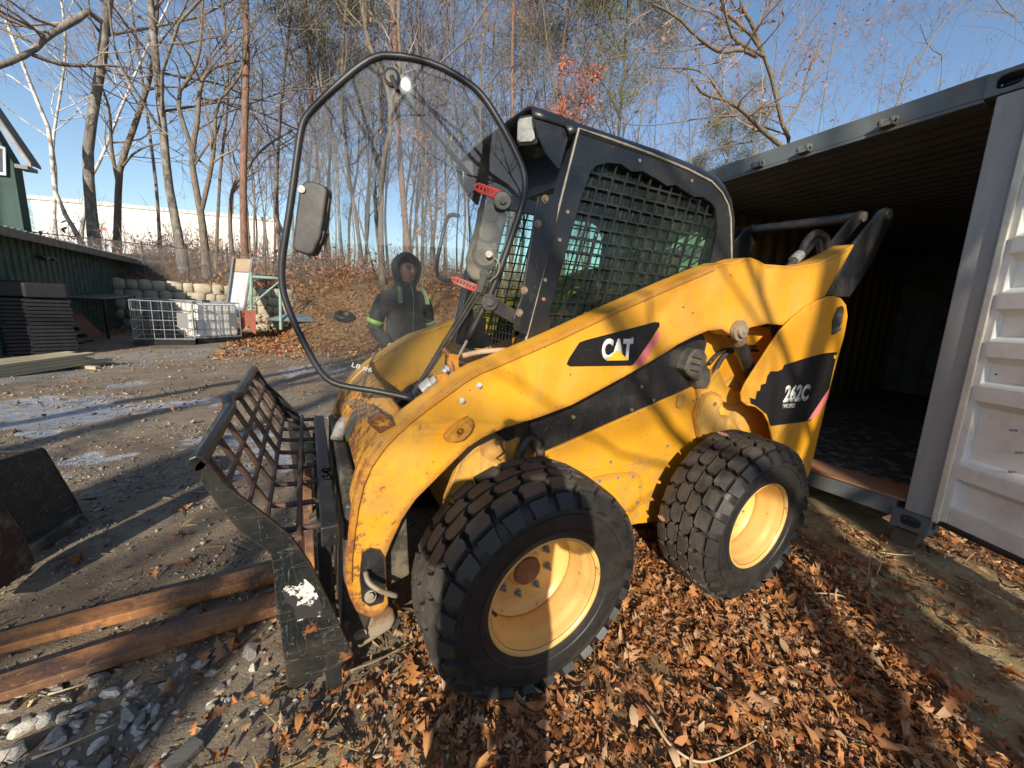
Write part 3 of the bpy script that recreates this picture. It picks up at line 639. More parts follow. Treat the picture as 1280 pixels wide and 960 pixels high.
# rear upright panel
panpx = [(1036, 370), (1044, 370), (1052, 373), (1058, 381), (1060, 395), (1056, 418), (1044, 461), (1034, 500), (1024, 542), (1014, 585), (1010, 597), (1006, 604), (1000, 606), (975, 575), (966, 548), (962, 530), (955, 517), (945, 509), (934, 507), (928, 502), (927, 492), (931, 482), (940, 467), (950, 452), (962, 433), (976, 413), (992, 397), (1009, 384), (1022, 376)]
PYY = .565
pan = XZ(panpx, PYY)
for s in (1, -1):
    mb = MB(); mb.prism(pan if s > 0 else mir(pan), (0, -.012*s, 0)); u = mb.build('rear_upright', M['yellow_clean'], mach, bevel=.004)
    # rear return edge
    q = [pan[i] for i in range(3, 12)]
    if s < 0: q = mir(q)
    V = []; [V.extend([p+Vector((-.002, -.013*s, 0)), p+Vector((-.012, -.14*s, 0))]) for p in q]
    mb = MB(); mb.add(V, [(2*i, 2*i+1, 2*i+3, 2*i+2) for i in range(len(q)-1)]); w = mb.build('rear_plate', M['yellow_clean'], u); md = w.modifiers.new('s', 'SOLIDIFY'); md.thickness = .008
    if s > 0: upr = u
decal('decal', [(1046, 440), (1036, 486), (1013, 526), (963, 532.5), (958, 518), (946, 508), (938, 504), (937, 497), (944, 499), (946, 489), (950, 488), (951, 481), (957, 479), (959, 470), (963, 464), (972, 464), (978, 461), (980, 456), (1007, 447.5), (1030, 441.5)], PYY, M['decalblack'], upr)
decal('decal_stripe', [(1037, 484), (1034, 498), (1022, 519), (1009, 526)], PYY, M['decalred'], upr, off=.0022)
text_mesh('lettering', '262C', (978, 503.5), (1009, 501), (982.5, 481), PYY, M['decalgrey'], upr, bold=.05)
text_mesh('lettering', 'TWO SPEED', (977, 510.5), (993, 509.5), (978, 505), PYY, M['decalgrey'], upr, bold=.01)
mb = MB(); P = XZ([(1046, 384), (1052, 382), (1054, 386), (1051, 404), (1044, 417), (1039, 418), (1040, 400)], PYY); mb.prism([p+Vector((0, .0015, 0)) for p in P], (0, .004, 0)); mb.build('grease_patch', M['darkgrey'], upr, bevel=.001)
mb = MB(); c0 = HY(1046, 411, PYY); mb.tube([c0, c0+Vector((0, .012, 0))], .016, 14); mb.tube([c0, c0+Vector((0, .02, 0))], .01, 6); mb.build('bolt', M['zinc'], upr)
mb = MB(); c0 = HY(1043, 446, PYY); mb.tube([c0, c0+Vector((0, .005, 0))], .012, 14); mb.build('bolt', M['decalyellow'], upr)
mb = MB(); c0 = HY(1003, 577, PYY); mb.tube([c0, c0+Vector((0, .01, 0))], .013, 14); mb.build('bolt', M['steelworn'], upr)
# rear links (black ears) and cross tube
ear = [(1118, 262), (1110, 259), (1103, 262), (1070, 303), (1050, 340), (1036, 369), (1050, 371), (1062, 371), (1070, 360), (1090, 330), (1103, 300), (1117, 272)]
EY = .50
for s in (1, -1):
    for k, Y in enumerate((EY, EY-.13)):
        P = [p-Vector((0, EY-Y, 0)) for p in XZ(ear, EY)]
        if s < 0: P = mir(P)
        mb = MB(); mb.prism(P, (0, -.022*s, 0)); l_ = mb.build('rear_link', M['black'], mach, bevel=.004)
        c0 = HY(1110, 268, EY); c0.y = (Y+.0)*s
        mb = MB(); mb.tube([c0, c0+Vector((0, .012*s, 0))], .034, 18); mb.build('pin', M['greymetal'], l_)
pt = HY(1108, 268, EY); mb = MB(); mb.tube([Vector((pt.x, .355, pt.z)), Vector((pt.x, -.355, pt.z))], .036, 20); mb.build('cross_tube', M['black'], mach, smooth=False)
pt2 = HY(1048, 352, EY)
mb = MB(); mb.tube([Vector((pt2.x, .36, pt2.z)), Vector((pt2.x, .32, pt2.z))], .03, 12); mb.build('link_bushing', M['darkgrey'], mach)
# engine enclosure behind the cab and chassis
mb = MB(); mb.prism([(x, .39, z) for x, z in ((-.50, .55), (-.50, 1.42), (-.62, 1.46), (-1.15, 1.36), (-1.25, 1.2), (-1.27, .55))], (0, -.78, 0)); mb.build('engine_hood', M['yellow_clean'], mach, bevel=.02, seg=3)
mb = MB()
for k in range(9): mb.box((-.62-.055*k, .3, 1.452-.009*k), (.03, .25, .008))
mb.build('hood_louvres', M['black'], mach)
mb = MB(); mb.prism([(x, .39, z) for x, z in ((-.45, 1.0), (.45, .76), (.76, .72), (.80, .6), (.74, .3), (.60, .24), (-1.1, .24), (-1.25, .4), (-1.25, .9), (-.6, 1.0))], (0, -.78, 0)); chas = mb.build('chassis', M['yellow_dirty'], mach, bevel=.01)
body = [(677, 567), (700, 558), (780, 522), (872, 481), (878, 482), (884, 500), (900, 530), (960, 560), (960, 640), (830, 652), (786, 656), (700, 690), (600, 700), (590, 640), (640, 580)]
mb = MB(); mb.prism(XZ(body, .42), (0, -.03, 0)); sidep = mb.build('side_panel', M['yellow_clean'], mach, bevel=.006)
mb = MB(); mb.prism(XZ([(742, 596), (760, 592), (790, 589), (798, 592), (803, 603), (801, 625), (790, 640), (760, 640), (735, 610)], .421), (0, .006, 0)); acc = mb.build('access_cover', M['yellow'], sidep, bevel=.003)
for x, y in ((791, 595), (799, 608), (796, 628), (772, 597), (749, 601)):
    mb = MB(); c0 = HY(x, y, .427); mb.tube([c0, c0+Vector((0, .006, 0))], .009, 8); mb.build('bolt', M['zinc'], sidep)
for x, y in ((763, 577), (834, 557), (867, 501)):
    mb = MB(); c0 = HY(x, y, .42); mb.tube([c0, c0+Vector((0, .006, 0))], .008, 8); mb.build('bolt', M['steelworn'], sidep)
mb = MB(); P = XZ([(846, 495), (848, 493), (853, 493), (855, 495), (852, 508), (850, 510), (845, 509), (844, 506)], .421); mb.prism(P, (0, .012, 0), [[P[0]*.7+P[4]*.3, P[2]*.7+P[5]*.3, P[4]*.75+P[0]*.25]] if False else None); mb.build('tie_down_slot', M['yellow_dirty'], sidep, bevel=.003)
# long lip line across side panel
mb = MB(); mb.tube([p+Vector((0, .002, 0)) for p in XZ([(700, 590), (735, 587), (790, 580), (815, 575), (835, 567), (850, 556)], .42)], .0025, 5); mb.build('weld_seam', M['yellow_dirty'], sidep)
# black upper side strip under the arm
mb = MB(); mb.prism(XZ([(677, 566), (872, 480), (884, 428), (872, 405), (664, 520), (662, 540), (666, 556)], .415), (0, -.02, 0)); strip = mb.build('black_side_strip', M['black'], mach, bevel=.004)
for x, y in ((801, 483), (789, 512), (816, 500), (716, 521)):
    mb = MB(); c0 = HY(x, y, .416); mb.tube([c0, c0+Vector((0, .008, 0))], .009, 8); mb.build('bolt', M['steelworn'], strip)
# things seen above the front tyre
mb = MB(); mb.prism(XZ([(600, 558), (620, 548), (630, 565), (615, 577), (603, 570)], .43), (0, -.012, 0)); mb.build('bracket_plate', M['yellow_dirty'], chas, bevel=.003)
mb = MB(); mb.prism(XZ([(556, 625), (575, 575), (600, 556), (618, 572), (640, 585), (640, 640), (560, 660)], .42), (0, -.03, 0)); mb.build('fender_plate', M['yellow_dirty'], chas, bevel=.006)
mb = MB(); mb.prism(XZ([(632, 554), (648, 546), (651, 550), (642, 582), (634, 582)], .425), (0, -.01, 0)); mb.build('bracket_plate', M['yellow_dirty'], chas, bevel=.002)
mb = MB(); mb.tube(smooth_path([HY(648, 585, .45), HY(652, 562, .45), HY(662, 548, .44), HY(676, 566, .43), HY(668, 585, .43)]), .02, 8); mb.build('hose_bundle', M['darkgrey'], chas, smooth=True)
# rear linkage and lift cylinder
c0 = HY(918, 415, .49); c1 = HY(946, 485, .47)
mb = MB(); mb.tube([c0+(c1-c0)*.12, c1], .035, 16); cy = mb.build('lift_cylinder', M['black'], mach, bevel=.004)
mb = MB(); mb.tube([c0, c0+(c1-c0)*.16], .042, 14); mb.build('cylinder_cap', M['steelworn'], cy)
mb = MB(); mb.prism(XZ([(864, 442), (870, 436), (880, 437), (885, 446), (880, 470), (874, 477), (862, 470), (856, 462)], .47), (0, -.07, 0)); hc = mb.build('ribbed_hose_guard', M['greymetal'], mach, bevel=.008)
for i in range(3):
    a_, b_ = HY(866-i*1.5, 446+i*8, .473), HY(877-i*1.5, 449+i*8, .473); mb = MB(); mb.tube([a_, b_], .0035, 5); mb.build('slot', M['hose'], hc)
mb = MB(); mb.prism(XZ([(880, 455), (888, 462), (889, 475), (884, 486), (872, 486), (869, 476)], .45), (0, -.06, 0)); mb.build('valve_block', M['greymetal'], mach, bevel=.006)
mb = MB(); mb.prism(XZ([(872, 487), (886, 478), (899, 461), (908, 483), (935, 492), (939, 498), (920, 505), (905, 503), (893, 500), (880, 505), (878, 545), (905, 545), (923, 535), (940, 545), (952, 560), (880, 560)], .44), (0, -.04, 0)); rb = mb.build('axle_housing', M['yellow_dirty'], mach, bevel=.006)
mb = MB(); mb.prism(XZ([(880, 493), (892, 489), (902, 494), (904, 504), (899, 512), (902, 520), (915, 521), (924, 535), (900, 549), (876, 549), (871, 520)], .455), (0, -.03, 0)); mb.build('tow_plate', M['yellow_dirty'], rb, bevel=.004)
mb = MB(); mb.prism(XZ([(878, 496), (915, 470), (945, 500), (962, 530), (975, 575), (880, 575)], .40), (0, -.02, 0)); mb.build('arch_plate', M['yellow_dirty'], mach, bevel=.004)
mb = MB(); c0 = HY(893, 505, .455); mb.tube([c0, c0+Vector((0, .006, 0))], .012, 10); mb.build('bolt', M['steelworn'], rb)
mb = MB(); mb.tube(smooth_path([HY(890, 470, .42), HY(905, 445, .41), HY(925, 436, .4), HY(960, 440, .36)]), .014, 8); mb.tube(smooth_path([HY(886, 455, .42), HY(905, 438, .41), HY(945, 432, .38)]), .011, 8); mb.build('hydraulic_hose', M['hose'], mach, smooth=True)
# hose loop and clamp behind the cab
mb = MB(); mb.tube(smooth_path([HY(985, 335, .43), HY(1000, 318, .43), (HY(1008, 302, .42)), HY(1020, 291, .40), HY(1032, 298, .39), HY(1034, 315, .39), HY(1030, 335, .39)]), .02, 10)
mb.tube(smooth_path([HY(990, 338, .40), HY(1010, 312, .40), HY(1022, 300, .39), HY(1026, 318, .42), HY(1024, 338, .38)]), .018, 10); ho = mb.build('hydraulic_hose', M['hose'], mach, smooth=True)
mb = MB(); a_, b_ = HY(992, 326, .43), HY(1000, 318, .43); mb.tube([a_, b_], .028, 14); mb.build('hose_clamp', M['zinc'], ho)
# front cross member between arms
kn = XZ([(578, 480), (560, 490), (535, 507), (510, 526), (492, 541), (475, 560), (459, 584), (449, 606)], AY)
inn_ = [p+Vector((-.035, 0, -.035)) for p in kn]
prof = [Vector((p.x, .429, p.z)) for p in kn]+[Vector((p.x, .429, p.z)) for p in reversed(inn_)]
mb = MB(); mb.prism(prof[3:-3], (0, -.858, 0)); xm = mb.build('cross_member', M['yellow'], mach, bevel=.006)
_t = (kn[5]-kn[3]).normalized(); _n = Vector((-_t.z, 0, _t.x)); _n = _n if _n.z > 0 else -_n
st = [HP(x, y, kn[4]+_n*.07, _n) for x, y in ((431, 503), (452, 499), (478, 516), (457, 527))]
kz = 1.06
mb = MB(); mb.prism(st, _n*-.085); stp = mb.build('step', simple('rusty_step', (.2, .08, .035), (.1, .045, .025), 25, rough=.9, bump=.6, dirt=((.6, .33, .05), 14)), xm, bevel=.008)
mb = MB()
for i in range(5):
    for j in range(5):
        p = st[0].lerp(st[1], (i+.5)/5).lerp(st[3].lerp(st[2], (i+.5)/5), (j+.5)/5); mb.tube([p, p+_n*.009], .006, 6)
mb.build('grip_studs', M['steelworn'], stp)
P = [Vector((p.x+.003, .22, p.z)) for p in kn[5:8]]; V = []
for p in P: V += [p+Vector((.002, -.08, 0)), p+Vector((.002, -.22, 0))]
mb = MB(); mb.add(V, [(2*i, 2*i+1, 2*i+3, 2*i+2) for i in range(2)]); w = mb.build('warning_strip', simple('dark_strip', (.07, .07, .065), (.2, .17, .1), 20, rough=.8), xm); md = w.modifiers.new('s', 'SOLIDIFY'); md.thickness = .003
# tilt cylinders, hoses and coupler between arm feet
for s in (.26, -.26):
    a_, b_ = Vector((1.06, s, .78)), Vector((1.20, s, .34))
    mb = MB(); mb.tube([a_, a_.lerp(b_, .62)], .042, 14); c_ = mb.build('tilt_cylinder', M['darkgrey'], mach, bevel=.004)
    mb = MB(); mb.tube([a_.lerp(b_, .6), b_], .019, 12); mb.build('rod', M['chrome'], c_)
mb = MB()
for s in (.25, .05, -.12, -.3): mb.tube(smooth_path([(1.0, s, .84), (1.10, s+.02, .82), (1.17, s+.06, .7), (1.12, s+.03, .56), (1.0, s, .5)]), .017, 8)
mb.build('hydraulic_hose', M['hose'], mach, smooth=True)
mb = MB(); mb.tube(smooth_path([(1.24, -.05, .74), (1.2, -.12, .80), (1.14, -.18, .78), (1.12, -.2, .68)]), .028, 10); mb.build('hose_sleeve', simple('foil_sleeve', (.42, .4, .38), (.12, .11, .1), 20, rough=.45, bump=.6), mach, smooth=True)
cpl = MB(); cpl.prism([(1.16, .52, .3), (1.16, .52, .62), (1.20, .52, .72), (1.25, .52, .72), (1.27, .52, .2), (1.2, .52, .14)], (0, -1.04, 0)); cp_ = cpl.build('coupler', M['darkgrey'], mach, bevel=.01)
for s in (.5, .18, -.22, -.5):
    mb = MB(); mb.prism([(1.03, s, .38), (1.05, s, .72), (1.15, s, .74), (1.158, s, .34)], (0, -.03, 0)); mb.build('coupler_rib', M['darkgrey'], cp_, bevel=.005)
for x, y, Y in ((405, 650, .1), (425, 640, -.05)):
    c0 = HY(x, y, Y); mb = MB(); mb.box(c0, (.07, .1, .12), Matrix.Rotation(.5, 3, 'Y')); mb.build('coupler_block', M['darkgrey'], cp_, bevel=.006)
# worn foot links at the arm ends
for s in (1, -1):
    P = XZ([(441, 772), (470, 765), (484, 757), (492, 763), (495, 775), (489, 787), (474, 797), (449, 812), (443, 800)], AY-.03)
    if s < 0: P = mir(P)
    mb = MB(); mb.prism(P, (0, -.05*s, 0)); l_ = mb.build('coupler_link', M['steelworn'], mach, bevel=.01, seg=3)
    c0 = HY(450, 790, AY-.028); c0.y *= s
    mb = MB(); mb.tube([c0, c0+Vector((0, .012*s, 0))], .022, 14); mb.tube([c0, c0+Vector((0, .018*s, 0))], .012, 6); mb.build('pin', M['steelworn'], l_)
mb = MB(); P = XZ([(486, 757), (497, 765), (500, 780), (492, 790), (488, 784), (494, 774)], AY-.06); mb.prism(P, (0, -.03, 0)); mb.build('coupler_stop', M['darkgrey'], mach, bevel=.004)

# wheels
def tyre_mesh():
    mb = MB(); NS = 96
    prof = [(.128, .214), (.137, .225), (.145, .245), (.152, .275), (.155, .305), (.152, .335), (.146, .36), (.135, .378), (.115, .388), (.06, .394), (0, .396)]
    full = prof+[(-y, r) for y, r in reversed(prof[:-1])]
    mb.lathe(full, NS)
    for rr, yy in ((.262, .1505), (.325, .155)): mb.lathe([(yy-.003, rr-.004), (yy+.003, rr-.002), (yy+.003, rr+.002), (yy-.003, rr+.004)], NS)
    def surf(t, s, h):      # t: angle, s: distance across from centre along the surface
        a = abs(s); sg = 1 if s >= 0 else -1
        if a < .118: y, r, ny_, nr = a, .395-.006*(a/.118)**2, 0.06, 1.0
        else:
            q = min((a-.118)/.07, 1.2); y = .118+.036*math.sin(q*1.45); r = .388-.066*q+.018*q*(1-q)*1.0; ny_, nr = math.sin(q*1.2)*.95+.06, math.cos(q*1.2)
        y += ny_*h; r += nr*h
        return (r*math.cos(t), sg*y, r*math.sin(t))
    NP = 25; dt = 2*math.pi/NP
    rows = []
    for sg in (1, -1):
        rows.append((sg, .003, .058, [(-.44, .0), (-.56, .35), (-.50, .8), (-.30, 1.0), (.22, 1.0), (.36, .78), (.30, .35), (.44, 0)], 0))
        rows.append((sg, .064, .125, [(-.30, 0), (-.46, .25), (-.40, .62), (-.50, 1), (.34, 1), (.42, .6), (.34, .25), (.44, 0)], .5))
        rows.append((sg, .131, .170, [(-.38, 0), (-.34, 1), (.22, 1), (.34, 0)], .46))
    for (sg, s0, s1, poly, off) in rows:
        for k in range(NP):
            tc = (k+off+(.25 if sg < 0 else 0))*dt; V = []
            H = .033 if s0 < .13 else .024
            for top in (1, 0):
                for (pt_, ps) in poly:
                    sc_ = .95 if top else 1.03; s_mid = .45
                    t = tc+pt_*sc_*dt; s_ = s0+(s1-s0)*(s_mid+(ps-s_mid)*sc_)
                    V.append(surf(t, sg*max(s_, .002), H if top else -.006))
            n = len(poly); mb.add(V, [tuple(range(n))]+[(i, (i+1) % n, (i+1) % n+n, i+n) for i in range(n)])
    return mb
def rim_mesh():
    mb = MB(); mb.lathe([(.124, .222), (.132, .231), (.138, .231), (.141, .227), (.138, .220), (.120, .211), (.105, .208), (.095, .205), (.084, .197), (.07, .192), (.02, .187), (.005, .184), (-.005, .19), (-.03, .19), (-.12, .2), (-.135, .228)], 72); return mb
def disc_mesh():
    mb = MB(); mb.lathe([(-.004, .187), (-.012, .18), (-.022, .172), (-.03, .155), (-.034, .14), (-.036, .08), (-.034, .072), (-.02, .068), (-.016, .06), (-.016, .03), (-.012, .02), (-.012, 0.0)], 48); return mb
tymesh = rimesh = None
rt_ang = 0
for i, (x, s) in enumerate(((.623, 1), (-.623, 1), (.623, -1), (-.623, -1))):
    cpos = Vector((x, .69*s, .41)); rz = 0 if s > 0 else math.pi
    if i == 0:
        mb = disc_mesh(); wh = mb.build('wheel', M['rim'], None, smooth=True)
        wh.parent = mach; wh.location = cpos
        ty = tyre_mesh().build('tyre', M['tyre'], None); ty.parent = wh
        ty.data.polygons.foreach_set('use_smooth', [len(p.vertices) == 4 and p.index < 96*22 for p in ty.data.polygons])
        ri = rim_mesh().build('rim', M['rim'], None, smooth=True); ri.parent = wh
        nuts = []
        for k in range(8):
            a = k*math.pi/4+.2; c_ = Vector((.108*math.cos(a), -.036, .108*math.sin(a)))
            if k == 0:
                mb = MB(); mb.lathe([(0, .017), (.003, .017), (.003, .0)], 14); mb.lathe([(.003, .0125), (.016, .0125), (.018, .008), (.018, 0)], 6); mb.lathe([(.018, .006), (.03, .006), (.03, 0)], 8); nu = mb.build('wheel_nut', M['zinc'], None); nmesh = nu.data
            else: nu = bpy.data.objects.new('wheel_nut', nmesh); COL.objects.link(nu)
            nu.parent = wh; nu.location = c_; nuts.append(nu)
        mb = MB(); mb.lathe([(-.015, .058), (-.006, .055), (-.004, .045), (-.004, 0)], 28); hb = mb.build('hub_cap', simple('rusty_hub', (.16, .06, .03), (.25, .11, .05), 20, rough=.8, bump=.3), None); hb.parent = wh
        mb = MB(); mb.tube(smooth_path([(.17, .03, -.06), (.175, .05, -.065), (.165, .075, -.07)]), .006, 8); vs = mb.build('valve_stem', M['darkgrey'], None); vs.parent = wh
        # raised sidewall letters
        cv = bpy.data.curves.new('lt', 'FONT'); 
        tx = 'XTRA WALL'; LVs, LFs = [], []
        for k, ch in enumerate(tx):
            if ch == ' ': continue
            cv.body = ch; cv.size = .05; cv.extrude = .0015; cv.resolution_u = 3
            t = bpy.data.objects.new('t', cv); COL.objects.link(t); dg = bpy.context.evaluated_depsgraph_get(); dg.update(); me = bpy.data.meshes.new_from_object(t.evaluated_get(dg)); bpy.data.objects.remove(t)
            an = -.55+k*.115; b0 = len(LVs)
            for v in me.vertices:
                rr = .28+v.co.y; aa = an+ (v.co.x-.015)/.3
                # reads outward along the sidewall, seen from +Y with -X to the right
                LVs.append((-rr*math.cos(aa), .1545+v.co.z-.002*abs(v.co.y), rr*math.sin(-aa)))
            LFs += [tuple(b0+j for j in p.vertices) for p in me.polygons]
            bpy.data.meshes.remove(me)
        mb = MB(); mb.add(LVs, LFs); lt = mb.build('sidewall_lettering', M['tyre'], None); lt.parent = wh; lt['kind'] = 'stuff'
        first = wh
    else:
        wh = first.copy(); COL.objects.link(wh); wh.parent = mach; wh.location = cpos; wh.rotation_euler = (0, 0, rz)
        for ch in list(first.children):
            c2 = ch.copy(); COL.objects.link(c2); c2.parent = wh
            if ch.name.startswith('sidewall'): c2.rotation_euler = (0, 1.7*i, 0)
        if i == 1:
            for c2 in wh.children:
                if c2.name.startswith('tyre'): c2.rotation_euler = (0, .13, 0)
    ax = MB(); ax.tube([cpos+Vector((0, -.03*s, 0)), cpos+Vector((0, -.25*s, 0))], .07, 16); ax.build('axle', M['darkgrey'], mach)

# ------------------------------------------------------------------ cab
CY = .43
def CX(px): return XZ(px, CY)
outer = [(722, 159), (760, 172), (810, 190), (860, 211), (890, 226), (903, 239), (911, 256), (913, 272), (915, 330), (915, 380), (700, 470), (650, 470), (653, 440), (665, 390), (690, 285)]
hole = [(738, 214), (745, 207), (760, 203), (777, 205), (790, 214), (804, 214), (822, 224), (834, 232), (845, 231), (860, 241), (868, 246), (880, 246), (890, 254), (895, 262), (897, 285), (888, 330), (850, 372), (760, 440), (705, 448), (708, 416), (689, 416), (686, 392), (705, 320), (724, 255)]
side_o, side_h = CX(outer), CX(hole)
def strip_pts(pts, w, closed=False): pass
for s in (1, -1):
    f = (lambda P: P) if s > 0 else mir
    mb = MB(); mb.prism(f(side_o), (0, -.014*s, 0), [f(side_h)]); sp_ = mb.build('cab_side_panel', M['cabblack'], mach)
    # pale seal line
    mb = MB(); L_ = CX([(648, 455), (655, 432), (668, 382), (692, 284), (723, 161), (762, 174), (812, 192), (860, 212), (889, 227), (902, 241), (910, 257), (913, 274), (914, 325)])
    mb.tube([p+Vector((0, .003*s, 0)) for p in f(L_)], .0045, 6); mb.build('seal_strip', M['trim'], sp_)
    # mesh bars, running parallel with the front edge and the floor line
    # parameterise window between corners
    c00, c10, c01 = HY(686, 400, CY), HY(888, 330, CY), HY(738, 207, CY)
    e1 = (HY(890, 250, CY)-HY(738, 212, CY)); e1.y = 0; e1.normalize(); e1 = (e1*.8+Vector((-1, 0, -.02))*.2).normalized()
    e2 = (HY(738, 212, CY)-HY(686, 400, CY)).normalized()
    poly = [(p.x, p.z) for p in side_h]
    def clip(p, d):
        ts = []
        n = len(poly)
        for i in range(n):
            x1, z1 = poly[i]; x2, z2 = poly[(i+1) % n]; ex, ez = x2-x1, z2-z1
            den = d.x*ez-d.z*ex
            if abs(den) < 1e-9: continue
            t = ((x1-p.x)*ez-(z1-p.z)*ex)/den; u = ((x1-p.x)*d.z-(z1-p.z)*d.x)/den
            if 0 <= u < 1: ts.append(t)
        ts.sort(); return [(ts[i], ts[i+1]) for i in range(0, len(ts)-1, 2)]
    mb = MB(); o_ = HY(738, 212, CY); nb = 0
    for k in range(-6, 24):
        p = o_+e1*(.066*k); p = Vector((p.x, 0, p.z))
        for a_, b_ in clip(p, e2):
            if b_-a_ > .01: mb.bar(Vector((p.x, (CY-.02)*s, p.z))+e2*(a_-.004), Vector((p.x, (CY-.02)*s, p.z))+e2*(b_+.004), .007, .009, up=(0, 1, 0)); nb += 1
    for k in range(-2, 26):
        p = o_-e2*(.052*k); p = Vector((p.x, 0, p.z))
        for a_, b_ in clip(p, e1):
            if b_-a_ > .01: mb.bar(Vector((p.x, (CY-.028)*s, p.z))+e1*(a_-.004), Vector((p.x, (CY-.028)*s, p.z))+e1*(b_+.004), .007, .009, up=(0, 1, 0))
    mb.build('window_mesh', M['cabblack'], sp_)
    mb = MB(); mb.prism([p-Vector((0, .04*s, 0)) for p in f(side_h)], (0, -.003*s, 0)); mb.build('window_pane', M['glassgreen'], sp_)
    for x, y in ((709, 265), (799, 201), (864, 226), (679, 374), (681, 350), (699, 300)):
        c0 = HY(x, y, CY); c0.y *= s
        mb = MB(); mb.tube([c0, c0+Vector((0, .005*s, 0))], .0075, 8); mb.build('bolt', M['steelworn'] if y != 374 else M['redplastic'], sp_)
# roof shell
rp = XZ([(702, 150), (715, 148), (745, 158), (770, 167), (820, 184), (873, 206), (893, 217), (905, 230), (914, 248), (918, 275), (916, 330)], .40)
rp2 = [Vector((p.x+d[0], p.y, p.z+d[1])) for p, d in zip(rp, [(.0, -.05), (-.01, -.05)]+[(0, -.05)]*5+[(.03, -.04), (.05, -.02), (.05, 0), (.05, 0)])]
sec = [(.433, -.075), (.427, -.045), (.412, -.018), (.385, -.003), (.35, .004), (.2, .012), (0, .014)]
ys = sec+[(-y, d) for y, d in reversed(sec[:-1])]
V = []; n_ = len(ys)
for i, p in enumerate(rp):
    d = (rp[min(i+1, len(rp)-1)]-rp[max(i-1, 0)]).normalized(); nn = Vector((d.z, 0, -d.x))
    if nn.z < 0 and nn.x > 0: nn = -nn
    if i < 7 and nn.z < 0: nn = -nn
    if i >= 8: nn = Vector((-abs(nn.x), 0, abs(nn.z)))
    for (y, dz) in ys: V.append(Vector((p.x, y, p.z))+nn*dz*.75)
mb = MB(); mb.add(V, [(i*n_+j, i*n_+j+1, (i+1)*n_+j+1, (i+1)*n_+j) for i in range(len(rp)-1) for j in range(n_-1)])
roof = mb.build('cab_roof', M['cabblack'], mach, smooth=True); md = roof.modifiers.new('s', 'SOLIDIFY'); md.thickness = .008
# visor with cheeks
vt = XZ([(715, 148), (700, 142), (680, 135), (664, 130)], .38); vt2 = [Vector((p.x, -p.y, p.z)) for p in vt]
V = []
for p, k in zip(vt, (0, .0, .0, .0)):
    for y, dz in ys: V.append(Vector((p.x, y*.96, p.z+dz*.7)))
mb = MB(); mb.add(V, [(i*n_+j, i*n_+j+1, (i+1)*n_+j+1, (i+1)*n_+j) for i in range(3) for j in range(n_-1)])
vis = mb.build('visor', M['cabblack'], mach, smooth=True); md = vis.modifiers.new('s', 'SOLIDIFY'); md.thickness = .007
for s in (1, -1):
    P = XZ([(716, 150), (700, 144), (680, 137), (665, 132), (667, 150), (673, 171), (683, 192), (697, 210), (700, 210)], .408)
    if s < 0: P = mir(P)
    mb = MB(); mb.prism(P, (0, -.006*s, 0)); mb.build('visor_cheek', M['cabblack'], vis)
# headlights under visor
for s in (1, -1):
    P = [HP(x, y, (.58, .35, 2.0), (1, .35, -.1)) for x, y in ((646, 150), (649, 145), (667, 142), (671, 146), (672, 177), (668, 181), (649, 182), (645, 178))]
    nn = Vector((1, .35, -.1)).normalized()
    if s < 0: P = mir(P); nn = Vector((nn.x, -nn.y, nn.z))
    mb = MB(); mb.prism(P, -nn*.05); hl = mb.build('headlight', M['darkgrey'], mach, bevel=.006, seg=3)
    ce = sum(P, Vector())/len(P); mb = MB(); mb.prism([ce+(p-ce)*.8+nn*.001 for p in P], nn*.006); mb.build('lamp_lens', M['lens'], hl, bevel=.003)
    mb = MB(); mb.bar(ce-nn*.05, ce-nn*.05+Vector((-.06, 0, .02)), .03, .02); mb.build('bracket', M['cabblack'], hl)
# front frame: header, pillars, lower sill
_a, _b = HY(722, 159, CY), HY(655, 432, CY)
def XF(z): return _a.x+(_a.z-z)*(_b.x-_a.x)/(_a.z-_b.z)   # front plane lean
hd = MB(); hd.prism([(XF(2.04)-.02, .415, 2.04), (XF(1.86), .415, 1.86), (XF(1.86)-.05, .415, 1.86), (XF(2.04)-.09, .415, 2.04)], (0, -.83, 0)); fr = hd.build('cab_front_frame', M['cabblack'], mach, bevel=.004)
for s in (1, -1):
    mb = MB(); mb.prism([(XF(1.95), .427*s, 1.95), (XF(1.15), .427*s, 1.15), (XF(1.15)-.06, .427*s, 1.15), (XF(1.95)-.06, .427*s, 1.95)], (0, -.065*s, 0)); mb.build('pillar', M['cabblack'], fr, bevel=.008)
mb = MB(); mb.box((XF(1.1)+.0, 0, 1.0), (.05, .84, .32)); mb.build('lower_front_panel', M['cabblack'], fr, bevel=.01)
# hinge plate on the near pillar with its bolts
P = XZ([(671, 246), (693, 243), (697, 252), (692, 290), (672, 360), (657, 418), (642, 412), (640, 398), (650, 372), (662, 300), (668, 262)], .442)
mb = MB(); mb.prism(P, (0, .012, 0)); hg = mb.build('hinge_plate', M['black'], mach, bevel=.003)
for x, y in ((681, 249), (672, 280), (655, 363), (649, 391)):
    c0 = HY(x, y, .454); mb = MB(); mb.tube([c0, c0+Vector((0, .004, 0))], .0145, 16); mb.tube([c0+Vector((0, .004, 0)), c0+Vector((0, .011, 0))], .009, 6); mb.build('bolt', M['steelworn'], hg)
